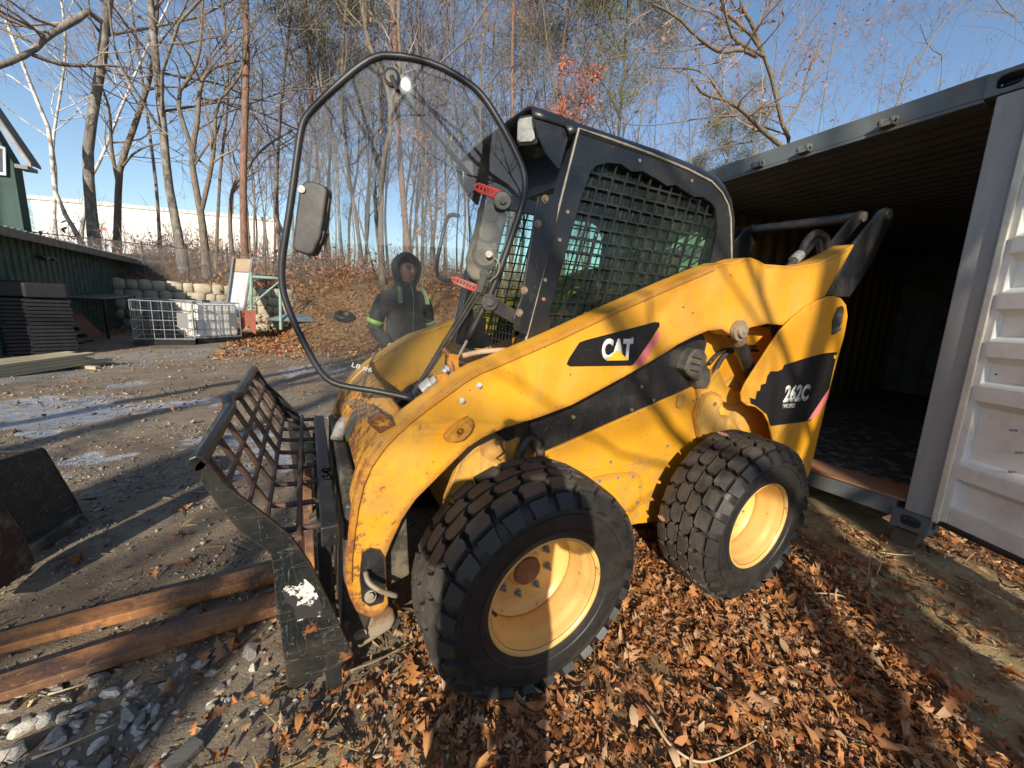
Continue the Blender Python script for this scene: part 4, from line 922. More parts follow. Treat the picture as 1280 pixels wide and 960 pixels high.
# open glass door
dno = np.array([.375, .927, 0.]); dno /= np.linalg.norm(dno); dpt = np.array(HY(645, 245, .43))
def DR(x, y, off=0): return HP(x, y, dpt+dno*off, dno)
dv = Vector(dno)
glb = MB(); gout = [(487, 70), (520, 74), (555, 86), (585, 104), (603, 120), (618, 142), (633, 168), (648, 198), (655, 218), (656, 238), (653, 255), (644, 282), (634, 312), (622, 345), (611, 372), (598, 398), (584, 425), (568, 455), (553, 478), (536, 494), (518, 499), (495, 494), (465, 488), (438, 484), (416, 478), (401, 465), (386, 440), (370, 408), (356, 372), (352, 345), (354, 315), (362, 265), (369, 215), (375, 172), (380, 152), (390, 138), (410, 118), (432, 98), (452, 82), (470, 72)]
glb.prism([DR(x, y, -.003) for x, y in gout], dv*.006)
doorg = glb.build('cab_door', M['glass'], mach)
ring = [DR(x, y) for x, y in gout]; k0 = 10
# rubber frame all around except lower hinge side
loop = ring[20:]+ring[:17]
mb = MB(); mb.tube(smooth_path(loop, 2), .0125, 8); mb.build('door_frame', M['rubberseal'], doorg, smooth=True)
mb = MB(); mb.tube(smooth_path([DR(*p) for p in gout[14:21]], 3), .006, 6); mb.build('door_seal', M['trim'], doorg, smooth=True)
# vertical steel bar along hinge side
mb = MB(); mb.bar(DR(648, 262, -.02), DR(612, 372, -.02), .022, .012, up=dv); mb.build('hinge_bar', M['greymetal'], doorg, bevel=.003)
# hinge ears
for (pp, qq) in (((628, 252), (676, 262)), ((612, 378), (650, 400))):
    a_, b_ = DR(*pp, .012), HY(*qq, .45); mb = MB(); mb.bar(a_, b_, .05, .012, up=dv); mb.tube([a_-dv*.012, a_+dv*.016], .032, 20); h_ = mb.build('hinge_arm', M['black'], doorg, bevel=.003)
    mb = MB(); mb.tube([a_+dv*.016, a_+dv*.026], .013, 8); mb.build('bolt', M['darkgrey'], h_)
# latch box at the free edge
P = [DR(x, y, .035) for x, y in ((374, 234), (380, 226), (390, 226), (406, 232), (409, 238), (406, 262), (401, 296), (391, 318), (384, 319), (368, 314), (365, 308), (369, 270))]
mb = MB(); mb.prism(P, -dv*.055); lb = mb.build('latch_housing', M['hose'], doorg, bevel=.01, seg=3)
P = [DR(x, y, .02) for x, y in ((406, 243), (412, 248), (410, 262), (404, 285), (401, 281), (402, 262))]; mb = MB(); mb.prism(P, -dv*.02); mb.build('latch_grip', simple('brown_plastic', (.2, .09, .06), (.14, .07, .05), 10), lb, bevel=.004)
P = [DR(x, y, .025) for x, y in ((399, 282), (407, 290), (402, 305), (393, 311), (390, 306))]; mb = MB(); mb.prism(P, -dv*.03); mb.build('latch_tail', M['cabblack'], lb, bevel=.004)
mb = MB(); c0 = DR(378, 237, .033); mb.tube([c0, c0+dv*.008], .012, 14); mb.build('bolt', M['zinc'], lb)
# ball knob, door strut
mb = MB(); c0 = DR(490, 97, .004); mb.tube([c0-dv*.02, c0-dv*.005, c0+dv*.006, c0+dv*.01], [.022, .027, .027, .018], 20); mb.tube([c0+dv*.01, DR(497, 113, .012)], .008, 8); kb = mb.build('knob', M['hose'], doorg)
e_ = Vector((.52, -.32, 2.0)); s0 = DR(497, 112, -.02); mid = s0.lerp(e_, .52)
mb = MB(); mb.tube([s0, mid], .006, 10); stt = mb.build('gas_strut', M['greymetal'], doorg, smooth=True)
mb = MB(); mb.tube([mid, e_], .012, 12); mb.build('strut_body', M['hose'], stt, smooth=True)
# wiper motor cover, wiper and handles
P = [DR(x, y, -.01) for x, y in ((597, 258), (612, 252), (632, 262), (634, 272), (622, 305), (614, 335), (604, 352), (590, 350), (583, 340), (582, 322), (590, 295), (596, 275))]
mb = MB(); mb.prism(P, -dv*.035); wm = mb.build('wiper_motor_cover', simple('muddy_casting', (.07, .065, .055), (.38, .3, .2), 9, rough=.75, bump=.5), doorg, bevel=.012, seg=3)
mb = MB(); 
for (x, y, r) in ((610, 290, .045), (606, 320, .05), (614, 270, .03)): c0 = DR(x, y, -.012); mb.tube([c0-dv*.05, c0+dv*.002, c0+dv*.01], [r, r, r*.7], 16)
mb.build('wiper_motor', simple('mud_spattered_plastic', (.09, .085, .075), (.2, .17, .13), 14, rough=.7, bump=.4), wm)
c0 = DR(611, 318, .006); mb = MB(); mb.tube([c0-dv*.01, c0+dv*.014], .013, 8); mb.build('bolt', M['zinc'], wm)
c0 = DR(606, 343, .01); mb = MB(); mb.tube([c0-dv*.015, c0+dv*.012], .02, 12); mb.bar(c0+dv*.008, DR(598, 366, .014), .026, .014, up=dv); ws = mb.build('wiper_arm', M['hose'], doorg, bevel=.003)
for o1, o2, r in ((0, 0, .0065), (3.5, 2, .004), (-3.5, -2, .004)):
    mb = MB(); mb.tube([DR(596+o1, 366+o2, .02), DR(556+o1*.8, 430+o2, .022), DR(517+o1*.3, 492+o2, .018)], r, 6); mb.build('wiper_blade', M['hose'], ws)
mb = MB(); mb.tube(smooth_path([DR(612, 352, .02), DR(622, 342, .03), DR(624, 330, .02), DR(618, 322, .01)]), .003, 6); mb.build('wiper_cable', M['steelworn'], wm)
def lattice(pa, pb, w, off, name):
    a_, b_ = DR(*pa, off), DR(*pb, off); d = (b_-a_).normalized(); u = dv.cross(d).normalized(); L_ = (b_-a_).length; mb = MB()
    mb.tube([a_+u*w, b_+u*w*1.1], .004, 6); mb.tube([a_-u*w, b_-u*w*1.1], .004, 6)
    mb.tube(smooth_path([a_+u*w, a_-d*w*.8, a_-u*w], 3), .004, 6); mb.tube([b_+u*w*1.1, b_-u*w*1.1], .004, 6)
    n = 7
    for i in range(n):
        p, q = a_+d*L_*i/n, a_+d*L_*(i+1)/n; mb.tube([p+u*w, q-u*w], .0026, 5); mb.tube([p-u*w, q+u*w], .0026, 5)
    return mb.build(name, M['redplastic'], doorg)
lattice((597, 234), (629, 246), .012, .004, 'red_latch_handle'); lattice((568, 350), (596, 361), .010, .004, 'red_latch_handle')
# cab interior: seat, floor, rear wall, joystick
mb = MB(); mb.box((.05, 0, 1.02), (1.0, .78, .04)); mb.build('cab_floor', M['darkgrey'], mach)
mb = MB(); mb.prism([(-.5, .40, 1.03), (-.47, .40, 1.35), (-.49, .40, 1.35), (-.52, .40, 1.03)], (0, -.8, 0)); mb.build('cab_rear_wall', M['cabblack'], mach)
mb = MB(); mb.prism([(-.5, .39, 1.36), (-.5, .39, 1.9), (-.505, .39, 1.9), (-.505, .39, 1.36)], (0, -.78, 0)); mb.build('rear_window', mat_glass('green_rear_window_painted_sheen', tint=(.75, .95, .82), dust=1.1, refl=.03), mach)  # pale diffuse layer paints in the bright reflections on the pane
mb = MB(); mb.prism([(.12, .24, 1.22), (.12, .24, 1.32), (-.3, .24, 1.3), (-.38, .24, 1.75), (-.47, .24, 1.75), (-.4, .24, 1.2)], (0, -.48, 0)); mb.build('seat', simple('seat_vinyl', (.02, .02, .022), (.035, .035, .035), 10, rough=.55), mach, bevel=.035, seg=4)
for y_ in (.31, -.31):
    mb = MB(); mb.box((.0, y_, 1.32), (.36, .1, .09)); mb.tube([(.12, y_, 1.36), (.15, y_, 1.5)], [.012, .018], 10); mb.tube([(.15, y_, 1.5), (.155, y_, 1.56)], [.024, .02], 10); mb.build('joystick_console', M['cabblack'], mach, bevel=.01)
mb = MB(); mb.tube(smooth_path([(-.45, .26, 1.25), (-.4, .34, 1.4), (-.28, .36, 1.45), (-.2, .34, 1.3)]), .01, 6); mb.tube(smooth_path([(-.43, .3, 1.2), (-.38, .36, 1.36), (-.3, .37, 1.38), (-.24, .36, 1.25)]), .01, 6); mb.build('yellow_strap', simple('yellow_strap', (.6, .55, .05), (.4, .38, .05), 12), mach, smooth=True)
# grab handle on the far pillar
mb = MB(); mb.tube(smooth_path([HY(575, 270, -.43), HY(563, 269, -.45), HY(558, 276, -.47), HY(552, 300, -.47), HY(546, 330, -.47), HY(548, 346, -.47), HY(556, 350, -.45), HY(566, 351, -.43)]), .011, 8); mb.build('grab_handle', M['black'], mach, smooth=True)
# lower front window lattice, seen through the open door
mb = MB()
mb = MB(); ox, oy = .585, .30
for i in range(8): mb.bar((.62, .38-.03*i, 1.12), (.60, .38-.03*i, 1.36), .004, .004)
for i in range(7): mb.bar((.62-.003*i, .39, 1.14+.035*i), (.62-.003*i, .16, 1.14+.035*i), .004, .004)
mb.build('lower_guard_mesh', M['cabblack'], mach)
# hydraulic couplers and hoses on the near arm
mb = MB(); mb.tube(smooth_path([HY(655, 438, 0.430), HY(625, 438, 0.420), HY(600, 440, 0.410), HY(578, 445, 0.400)]), .011, 8); mb.build('tan_hose', M['hosetan'], mach, smooth=True)
mb = MB(); mb.tube(smooth_path([HY(690, 425, 0.430), HY(650, 440, 0.420), HY(615, 452, 0.410), HY(585, 455, 0.400), HY(572, 452, 0.400)]), .012, 8); mb.build('hydraulic_hose', M['hose'], mach, smooth=True)
mb = MB(); mb.tube([HY(528, 488, 0.370), HY(540, 478, 0.380), HY(541, 478, 0.380), HY(548, 472, 0.390)], [.026, .026, .02, .02], 14); mb.tube([HY(548, 472, 0.390), HY(566, 455, 0.400)], .015, 12); mb.tube([HY(558, 462, 0.400), HY(560, 460, 0.400)], .024, 8); mb.build('hydraulic_coupler', M['zinc'], mach, bevel=.002)
mb = MB(); mb.prism(XZ([(546, 470), (556, 466), (570, 474), (556, 486), (550, 485)], .44), (0, -.06, 0)); mb.prism(XZ([(562, 442), (574, 444), (574, 458), (586, 468), (568, 472), (560, 455)], .42), (0, -.02, 0)); mb.build('coupler_bracket', M['yellow'], mach, bevel=.003)
mb = MB(); mb.tube(smooth_path([HY(554, 436, 0.410), HY(562, 445, 0.410), HY(566, 462, 0.415), HY(562, 474, 0.420)]), .009, 8); mb.build('coupler_lever', simple('rusty_lever', (.25, .1, .05), (.16, .07, .04), 20), mach, smooth=True)

# ------------------------------------------------------------------ pallet fork attachment
M['battered'] = mat_blackpaint('battered_black_steel', base=(.009, .012, .014), amt=.3, rough=.38, battered=True)
fk = empty('pallet_fork_attachment', (1.45, 0, .05), 'black steel fork carriage with lattice guard and two rusty tines in front of the loader', 'attachment')
BY = .62
sp_px = [(241, 588), (243, 582), (250, 574), (262, 581), (284, 609), (316, 632), (345, 655), (362, 669), (378, 690), (389, 706), (415, 760), (442, 820), (405, 845), (368, 861), (359, 859), (350, 785), (344, 745), (340, 705), (338, 692), (325, 683), (298, 664), (270, 630)]
for s in (1, -1):
    P = XZ(sp_px, BY)
    if s < 0: P = mir(P)
    mb = MB(); mb.prism(P, (0, -.014*s, 0)); pl = mb.build('side_plate', M['battered'], fk, bevel=.003)
    if s > 0: nearpl = pl
def mat_torn():
    n = NT('torn_sticker'); f = n.ramp(n.noise(16, 5, .7), [(.46, 0.0), (.48, 1.0)]); col = n.mix(f, (.62, .6, .57), (.03, .028, .028)); return n.fin(col, .6)
wl = [(352, 738), (360, 730), (372, 733), (380, 722), (392, 733), (404, 758), (402, 770), (385, 772), (372, 778), (368, 760), (358, 752)]
decal('worn_sticker', wl, BY, mat_torn(), nearpl)
rl = XZ([(246, 580)], BY)[0]
mb = MB(); mb.tube([(rl.x, BY, rl.z), (rl.x, .12, rl.z), (rl.x+.015, .04, rl.z+.012), (rl.x+.012, -.02, rl.z+.01), (rl.x, -.08, rl.z), (rl.x, -BY, rl.z)], .022, 8); mb.build('top_rail', M['black'], fk, bevel=.003)
A0, A1, A2 = Vector((rl.x, 0, rl.z)), Vector((1.475, 0, .70)), Vector((1.31, 0, .685))
Mg = simple('worn_grid_steel', (.045, .035, .032), (.13, .075, .05), 14, rough=.5, bump=.2)
NB = 8
for i in range(NB):
    y = BY-.07-(2*BY-.14)*i/(NB-1); yv = Vector((0, y, 0))
    mb = MB(); mb.tube(smooth_path([A0+yv, A0.lerp(A1, .5)+yv, A0.lerp(A1, .9)+yv, A1+yv+Vector((-.02, 0, -.008)), A2+yv], 4), .0095, 7); mb.build('grid_bar', Mg, fk, smooth=True)
for t in (.33, .66, .97):
    p = A0.lerp(A1, t)+Vector((-.006, 0, -.006)); mb = MB(); mb.tube([p+Vector((0, BY-.01, 0)), p+Vector((0, -BY+.01, 0))], .009, 7); mb.build('grid_rail', Mg, fk)
p = A1.lerp(A2, .55); mb = MB(); mb.tube([p+Vector((0, BY-.01, 0)), p+Vector((0, -BY+.01, 0))], .009, 7); mb.build('grid_rail', Mg, fk)
mb = MB()
mb.box((1.30, 0, .66), (.05, 1.17, .07)); mb.build('upper_carriage_bar', M['black'], fk, bevel=.005)
mb = MB(); mb.box((1.30, 0, .12), (.05, 1.17, .09)); mb.build('lower_carriage_bar', M['black'], fk, bevel=.005)
for y in (.5, .28, .05, -.18, -.4, -.54):
    mb = MB(); mb.box((1.315, y, .39), (.04, .05, .45)); mb.build('carriage_upright', M['black'], fk, bevel=.004)
text = None
def mat_fork():
    n = NT('rusty_fork_steel'); f = n.noise(3.2, 7, .65, stretch=(.6, 2.5, 1)); col = n.mix(n.ramp(f, [(.40, 0.0), (.50, .45), (.62, 1.0)]), (.09, .05, .035), (.40, .17, .055))
    col = n.mix(n.ramp(n.noise(9, 8, .75), [(.50, 0.0), (.62, .85)]), col, (.055, .042, .038)); col = n.mix(n.ramp(n.noise(40, 5, .7), [(.58, 0.0), (.66, .6)]), col, (.5, .27, .11))
    n.bump(n.noise(35, 7, .7), .6, .006); return n.fin(col, n.mix(f, (.45,)*3, (.9,)*3))
mr = mat_fork()
for k, (a, b) in enumerate((((340, 712), (0, 796)), ((344, 750), (0, 852)))):
    z = .075; p, q = HZ(*a, z), HZ(*b, z); d = (q-p); d.z = 0; d.normalize(); sd = Vector((-d.y, d.x, 0)); w = .05
    e = p+d*1.22; p = p-d*.14
    mb = MB(); V = []
    for pt_, h_, w_ in ((p, .045, w), (p.lerp(e, .5), .04, w), (p.lerp(e, .9), .022, w*.9), (e, .01, w*.6)):
        for sx, hz in ((-1, -.0), (1, 0), (1, 1), (-1, 1)): V.append(pt_+sd*w_*sx+Vector((0, 0, h_*hz-.04)))
    mb.add(V, [(3, 2, 1, 0), (12, 13, 14, 15)]+[(i*4+j, i*4+(j+1) % 4, (i+1)*4+(j+1) % 4, (i+1)*4+j) for i in range(3) for j in range(4)])
    t = mb.build('fork_tine', mr, fk, bevel=.004)
    mb = MB(); mb.box(p+Vector((-.0, 0, .27)), (.035, .1, .62)); mb.build('tine_shank', mr, t, bevel=.004)
tag(text, None) if text else None
mb = MB(); yv = HX(350, 615, 1.33); 
def text_on_bar():
    cv = bpy.data.curves.new('n', 'FONT'); cv.body = 'LS-42'; cv.size = .05; cv.offset = .001; cv.extrude = .0008
    o = bpy.data.objects.new('painted_number', cv); COL.objects.link(o); dg = bpy.context.evaluated_depsgraph_get(); me = bpy.data.meshes.new_from_object(o.evaluated_get(dg)); bpy.data.objects.remove(o)
    me.transform(Matrix(((0, 0, 1, 1.293), (1, 0, 0, .0), (0, 1, 0, .695), (0, 0, 0, 1))))
    me.transform(Matrix(((1, 0, 0, 0), (0, 1, 0, .12), (0, 0, 1, 0), (0, 0, 0, 1))))
    for v in me.vertices:
        x, y, z = v.co; v.co = (1.277+(z-.695)*.9, .38-y, .6965)
    me.transform(parent_world(fk).inverted()); me.materials.append(M['decalwhite']); q = bpy.data.objects.new('painted_number', me); COL.objects.link(q); q.parent = fk
text_on_bar()

# ------------------------------------------------------------------ trees
def nrm(a): return a/np.maximum(np.linalg.norm(a, axis=-1, keepdims=True), 1e-9)
def np_tubes(P, R, n):
    N, K, _ = P.shape; T = nrm(np.gradient(P, axis=1)); ref = np.where(np.abs(T[..., 2:3]) > .85, np.array([1., 0, 0]), np.array([0, 0, 1.]))
    u = nrm(np.cross(T, ref)); v = np.cross(T, u); a = np.arange(n)*2*np.pi/n
    V = P[:, :, None]+R[:, :, None, None]*(np.cos(a)[None, None, :, None]*u[:, :, None]+np.sin(a)[None, None, :, None]*v[:, :, None])
    I = np.arange(N*K*n).reshape(N, K, n); I2 = np.roll(I, -1, 2)
    Fq = np.stack([I[:, :-1], I2[:, :-1], I2[:, 1:], I[:, 1:]], -1).reshape(-1, 4)
    return V.reshape(-1, 3), Fq
def branch(P, R, r, per, L, K, ang=(.5, 1.1), tmin=.25, wig=.18, up=.06, rr=.6, lenvar=.5, taper=.2, rmin=.003, tpow=1.0):
    N, K0, _ = P.shape; idx = np.repeat(np.arange(N), per); M_ = len(idx)
    t = tmin+(1-tmin)*r.rand(M_)**tpow*.99; f = t*(K0-1); i = np.floor(f).astype(int); fr = (f-i)[:, None]; i1 = np.minimum(i+1, K0-1)
    p = P[idx, i]*(1-fr)+P[idx, i1]*fr; rad = R[idx, i]*(1-fr[:, 0])+R[idx, i1]*fr[:, 0]; tg = nrm(P[idx, i1]-P[idx, np.maximum(i1-1, 0)])
    q = r.normal(size=(M_, 3)); q = nrm(q-tg*(q*tg).sum(-1, keepdims=True)); a = r.uniform(*ang, M_)[:, None]
    d = tg*np.cos(a)+q*np.sin(a); ln = (L*(np.linalg.norm(P[idx, -1]-P[idx, 0], axis=-1) if isinstance(L, float) and L < 1 else L))*(1-lenvar*t)*r.uniform(.6, 1.25, M_)
    out = [p]; step = (ln/(K-1))[:, None]
    for k in range(K-1):
        d = nrm(d+r.normal(0, wig, (M_, 3))+np.array([0, 0, up])); p = p+d*step; out.append(p)
    ra = np.maximum(rad*rr, rmin); Rn = ra[:, None]*np.linspace(1, taper, K)[None]
    return np.stack(out, 1), np.maximum(Rn, rmin*.6)
def path3(pts, K=14):
    pts = [np.array(p, float) for p in pts]; P = np.array([tuple(v) for v in smooth_path([tuple(p) for p in pts], 6)]) if len(pts) > 2 else np.linspace(pts[0], pts[-1], 7)
    s = np.r_[0, np.cumsum(np.linalg.norm(np.diff(P, axis=0), axis=1))]; t = np.linspace(0, s[-1], K)
    return np.stack([np.interp(t, s, P[:, k]) for k in range(3)], 1)
def leafclump(pos, seed, sc, name, mat, parent, n_per=1, spread=.15):
    r = np.random.RandomState(seed); pos = np.repeat(pos, n_per, 0); N = len(pos); p = pos+r.normal(0, spread, (N, 3))
    a = nrm(r.normal(size=(N, 3))); b = nrm(np.cross(a, r.normal(size=(N, 3)))); s = sc*r.uniform(.5, 1.3, (N, 1))
    V = np.stack([p-a*s, p+b*s*.45, p+a*s, p-b*s*.45], 1).reshape(-1, 3); Fq = np.arange(N*4).reshape(N, 4)
    return npmesh(name, V, Fq, mat, parent, attr={'tone': np.repeat(r.rand(N), 4)})
def needles(ends, seed, name, parent, n_per=46, L=.2, spread=.36):
    r = np.random.RandomState(seed); N = len(ends); c = np.repeat(ends, n_per, 0)+r.normal(0, spread, (N*n_per, 3))*np.array([1, 1, .55]); d = nrm(r.normal(size=(N*n_per, 3))+np.array([0, 0, .5]))
    w = nrm(np.cross(d, r.normal(size=d.shape)))*.013; l = L*r.uniform(.6, 1.4, (len(d), 1))
    V = np.stack([c-w, c+w, c+d*l], 1).reshape(-1, 3); return npmesh(name, V, np.arange(len(V)).reshape(-1, 3), M['needle'], parent, attr={'tone': np.repeat(r.rand(len(d)), 3)})
def make_tree(name, label, trunk_pts, r0, r1, seed, bark, twig='twig', limbs=(), n1=12, L1=4.5, n2=6, n3=5, n4=4, tmin=.35, up=.07, kind='bare', leaves=None, group=None, cat='tree', wid=1.0, ang=(.5, 1.1), dens=1.0, tk=.6):
    r = np.random.RandomState(seed); P0 = path3(trunk_pts, 18); base = P0[0].copy(); t = np.linspace(0, 1, 18)
    r0 *= tk; r1 *= tk; R0 = r0+(r1-r0)*t**.8; R0[0] *= 1.35; R0[1] *= 1.08
    root = empty(name, tuple(base), label, cat, group); P0 = P0[None]-base; R0 = R0[None]
    mainP, mainR = [P0], [R0]
    V, Fq = np_tubes(P0, R0, 10); Vs, Fs = [V], [Fq]; nV = len(V)
    LP, LR = [], []
    for (pts, ra, rb) in limbs:
        q = path3(pts, 12)-base; LP.append(q); LR.append(np.linspace(ra, rb, 12)*tk*1.15)
    def addg(P, R, n, lst):
        V, Fq = np_tubes(P, R, n); b = sum(len(x) for x in lst[0]); lst[0].append(V); lst[1].append(Fq+b)
    lst = [Vs, Fs]
    P1, R1 = branch(P0, R0, r, n1, L1, 12, tmin=tmin, wig=.2, up=up, rr=.42, lenvar=.55, taper=.25, rmin=.012, ang=ang)
    if LP:
        LP = np.array(LP); LR = np.array(LR); addg(LP, LR, 8, lst); P1 = np.concatenate([P1, LP]); R1 = np.concatenate([R1, LR])
        addg(P1[:-len(LP)], R1[:-len(LP)], 6, lst)
    else: addg(P1, R1, 6, lst)
    npmesh('trunk', np.concatenate(lst[0]), np.concatenate(lst[1]), M[bark], root, smooth=True)
    cr = [[], []]
    if kind == 'bare':
        P2, R2 = branch(P1, R1, r, n2, L1*.42, 7, tmin=.15, wig=.2, up=.09, rr=.55, rmin=.008*wid); addg(P2, R2, 4, cr)
        P3, R3 = branch(P2, R2, r, n3, L1*.24, 5, tmin=.12, wig=.22, up=.08, rr=.6, rmin=.0055*wid); addg(P3, R3, 3, cr)
        P4, R4 = branch(P3, R3, r, n4+(1 if name != 'woodland_tree' else 0), L1*.13, 3, tmin=.15, wig=.25, up=.05, rr=.7, rmin=.0042*wid); addg(P4, R4, 3, cr)
        npmesh('crown', np.concatenate(cr[0]), np.concatenate(cr[1]), M[twig], root)
        if leaves:
            e = P4[:, -1]; k = r.rand(len(e)) < leaves[1]; leafclump(e[k], seed+1, .09, 'foliage', M[leaves[0]], root, 2)
    else:
        P2, R2 = branch(P1, R1, r, n2, L1*.45, 6, tmin=.3, wig=.2, up=.05, rr=.5, rmin=.008); addg(P2, R2, 4, cr)
        P3, R3 = branch(P2, R2, r, n3, L1*.2, 4, tmin=.3, wig=.2, up=.1, rr=.6, rmin=.006); addg(P3, R3, 3, cr)
        npmesh('crown', np.concatenate(cr[0]), np.concatenate(cr[1]), M['twig_dark'], root)
        e = P3[:, -1]; k = r.rand(len(e)) < dens; needles(e[k], seed+1, 'foliage', root)
    return root
def TY(px, Y, ztop=None):      # trunk points from picture points on the plane y = Y; base dropped to the ground
    P = [HY(x, y, Y) for x, y in px]; b = P[0]; P[0] = Vector((b.x, b.y, min(b.z, gz(b.x, b.y))-.05))
    if ztop:
        d = (P[-1]-P[-2]).normalized()
        while P[-1].z < ztop: P.append(P[-1]+Vector((d.x*1.6, random.uniform(-.25, .25), max(d.z, .75)*1.6))); d = (d+Vector((random.uniform(-.15, .15), 0, .1))).normalized()
    return P
random.seed(3)
TL = 'trees on the bank behind the yard'
make_tree('bare_tree', 'smooth grey bare tree with a bulge half way up, left of the leaning twin trunks', TY([(118, 312), (112, 240), (110, 190), (118, 130), (127, 80), (133, 20)], -17.5, 17), .27, .13, 11, 'bark_grey', limbs=[([HY(131, 30, -17.5), HY(112, 14, -17.2), HY(100, 22, -17), HY(60, 45, -16.5), HY(40, 64, -16), HY(0, 82, -15.5), HY(-60, 100, -15)], .13, .09), ([HY(40, 68, -16), HY(75, 80, -16.3), HY(110, 82, -16.6), HY(150, 83, -17), HY(200, 95, -17)], .09, .03)], n1=10, L1=5, tmin=.45, group=TL)
make_tree('bare_tree', 'straight grey bare tree leaning left above the shed end', TY([(229, 325), (222, 290), (210, 225), (204, 160), (196, 90), (188, 0)], -17.5, 17), .25, .1, 12, 'bark_grey', limbs=[([HY(205, 170, -17.5), HY(180, 130, -17), HY(150, 80, -16.5), HY(140, 40, -16), HY(136, 0, -16)], .07, .03)], n1=14, L1=4.6, tmin=.3, group=TL)
make_tree('bare_tree', 'bare tree with a trunk forking low into two crooked stems', TY([(257, 326), (253, 280), (245, 235), (240, 195), (247, 150), (251, 105), (266, 85), (300, 75)], -17), .25, .07, 13, 'bark_oak', limbs=[([HY(252, 262, -17), HY(262, 220, -17), HY(268, 180, -17), HY(272, 130, -16.8), HY(300, 95, -16.6), HY(310, 50, -16)], .12, .04), ([HY(244, 200, -17), HY(228, 150, -17), HY(222, 120, -17), HY(238, 95, -17), HY(250, 60, -17), HY(255, -30, -17)], .11, .04)], n1=10, L1=4.2, tmin=.3, group=TL)
make_tree('pine_tree', 'tall straight reddish pine trunk without low branches', TY([(305, 322), (304, 250), (306, 150), (308, 80), (307, 0)], -16.5, 20), .22, .12, 14, 'bark_pine', kind='pine', n1=10, tmin=.75, L1=2.6, n2=6, n3=4, group=TL)
for i, (px, r_a) in enumerate((([(108, 312), (95, 290), (72, 250), (66, 210), (62, 165), (48, 130), (36, 100)], .13), ([(98, 312), (105, 270), (108, 235), (118, 215), (130, 190)], .1), ([(72, 312), (68, 270), (70, 220), (66, 180), (75, 120)], .1))):
    make_tree('birch_tree', ['white birch with a crooked stem leaning left by the green shed', 'short white birch stem leaning right among the trunks by the shed', 'thin white birch standing nearest the green house'][i], TY(px, -19-i, 12), r_a, .04, 20+i, 'bark_birch', 'twig_birch', n1=10, L1=3.2, n2=5, n3=4, n4=4, tmin=.3, group=TL)
make_tree('bare_tree', 'bare tree with spreading forks between the birch and the grey leaning trunk', TY([(146, 318), (147, 270), (150, 210), (160, 180), (174, 140)], -19, 14), .2, .07, 30, 'bark_oak', limbs=[([HY(148, 230, -19), HY(140, 190, -19), HY(137, 140, -18.5), HY(128, 110, -18)], .1, .04), ([HY(152, 210, -19), HY(170, 190, -18.5), HY(200, 180, -18), HY(230, 195, -18)], .06, .02)], n1=12, L1=4, tmin=.3, group=TL)
make_tree('bare_tree', 'dark bare tree leaning right beside the tall pine', TY([(292, 325), (288, 290), (290, 240), (305, 215), (330, 185), (365, 163)], -18.5), .16, .05, 31, 'bark_oak', n1=9, L1=3, n2=5, tmin=.4, group=TL)
make_tree('pine_tree', 'large pine with reddish bark seen through the glass door', TY([(513, 340), (506, 270), (500, 200), (496, 120), (493, 40), (490, 0)], -16.5, 21), .23, .13, 32, 'bark_pine', kind='pine', n1=12, L1=3, tmin=.7, group=TL)
make_tree('bare_tree', 'dark bare tree with a low bend standing left of the reddish pine', TY([(478, 340), (476, 280), (478, 210), (488, 160), (486, 110), (462, 60), (452, 0)], -15.5, 16), .2, .1, 33, 'bark_oak', limbs=[([HY(487, 130, -15.5), HY(500, 90, -15.5), HY(498, 30, -15.5), HY(500, -30, -15.5)], .12, .07)], n1=10, L1=4, tmin=.4, group=TL)
pl_ = [([(455, 335), (446, 280), (436, 220), (432, 180)], .16), ([(430, 335), (424, 280), (420, 200), (405, 140), (398, 60)], .14), ([(545, 345), (540, 280), (524, 180), (522, 60)], .13), ([(560, 345), (556, 250), (566, 150), (560, 30)], .12), ([(606, 335), (604, 240), (600, 120), (606, 20)], .17), ([(470, 335), (448, 270), (430, 215)], .09), ([(350, 318), (346, 240), (352, 130), (362, 30)], .15), ([(390, 330), (384, 250), (390, 160), (384, 60)], .13), ([(268, 318), (275, 220), (285, 120), (280, 20)], .1), ([(200, 318), (196, 240), (186, 160), (172, 60)], .1)]
pl_lab = ['slim grey trunk left of the person, leaning left', 'slim bare tree behind the left part of the glass door', 'slim pale trunk right of the hooded person', 'thin bare tree behind the cab door hinge side', 'tall bare tree rising just left of the cab', 'thin slanting trunk just left of the dark bent tree', 'bare tree just left of the open glass door', 'bare tree behind the latch side of the glass door', 'thin pale bare tree behind the crooked forked tree', 'thin bare tree behind the leaning grey trunk']
for i, (px, ra) in enumerate(pl_):
    make_tree('bare_tree', pl_lab[i], TY(px, -18.5-(i % 4)*1.3, 17), ra, .05, 40+i, ('bark_oak', 'bark_grey')[i % 2], ('twig', 'twig_dark')[i % 2], n1=13, L1=3.8, n2=5, n3=4, n4=4, tmin=.3, wid=1.2, group=TL, leaves=('brownleaf', .12) if i in (2, 4) else None)
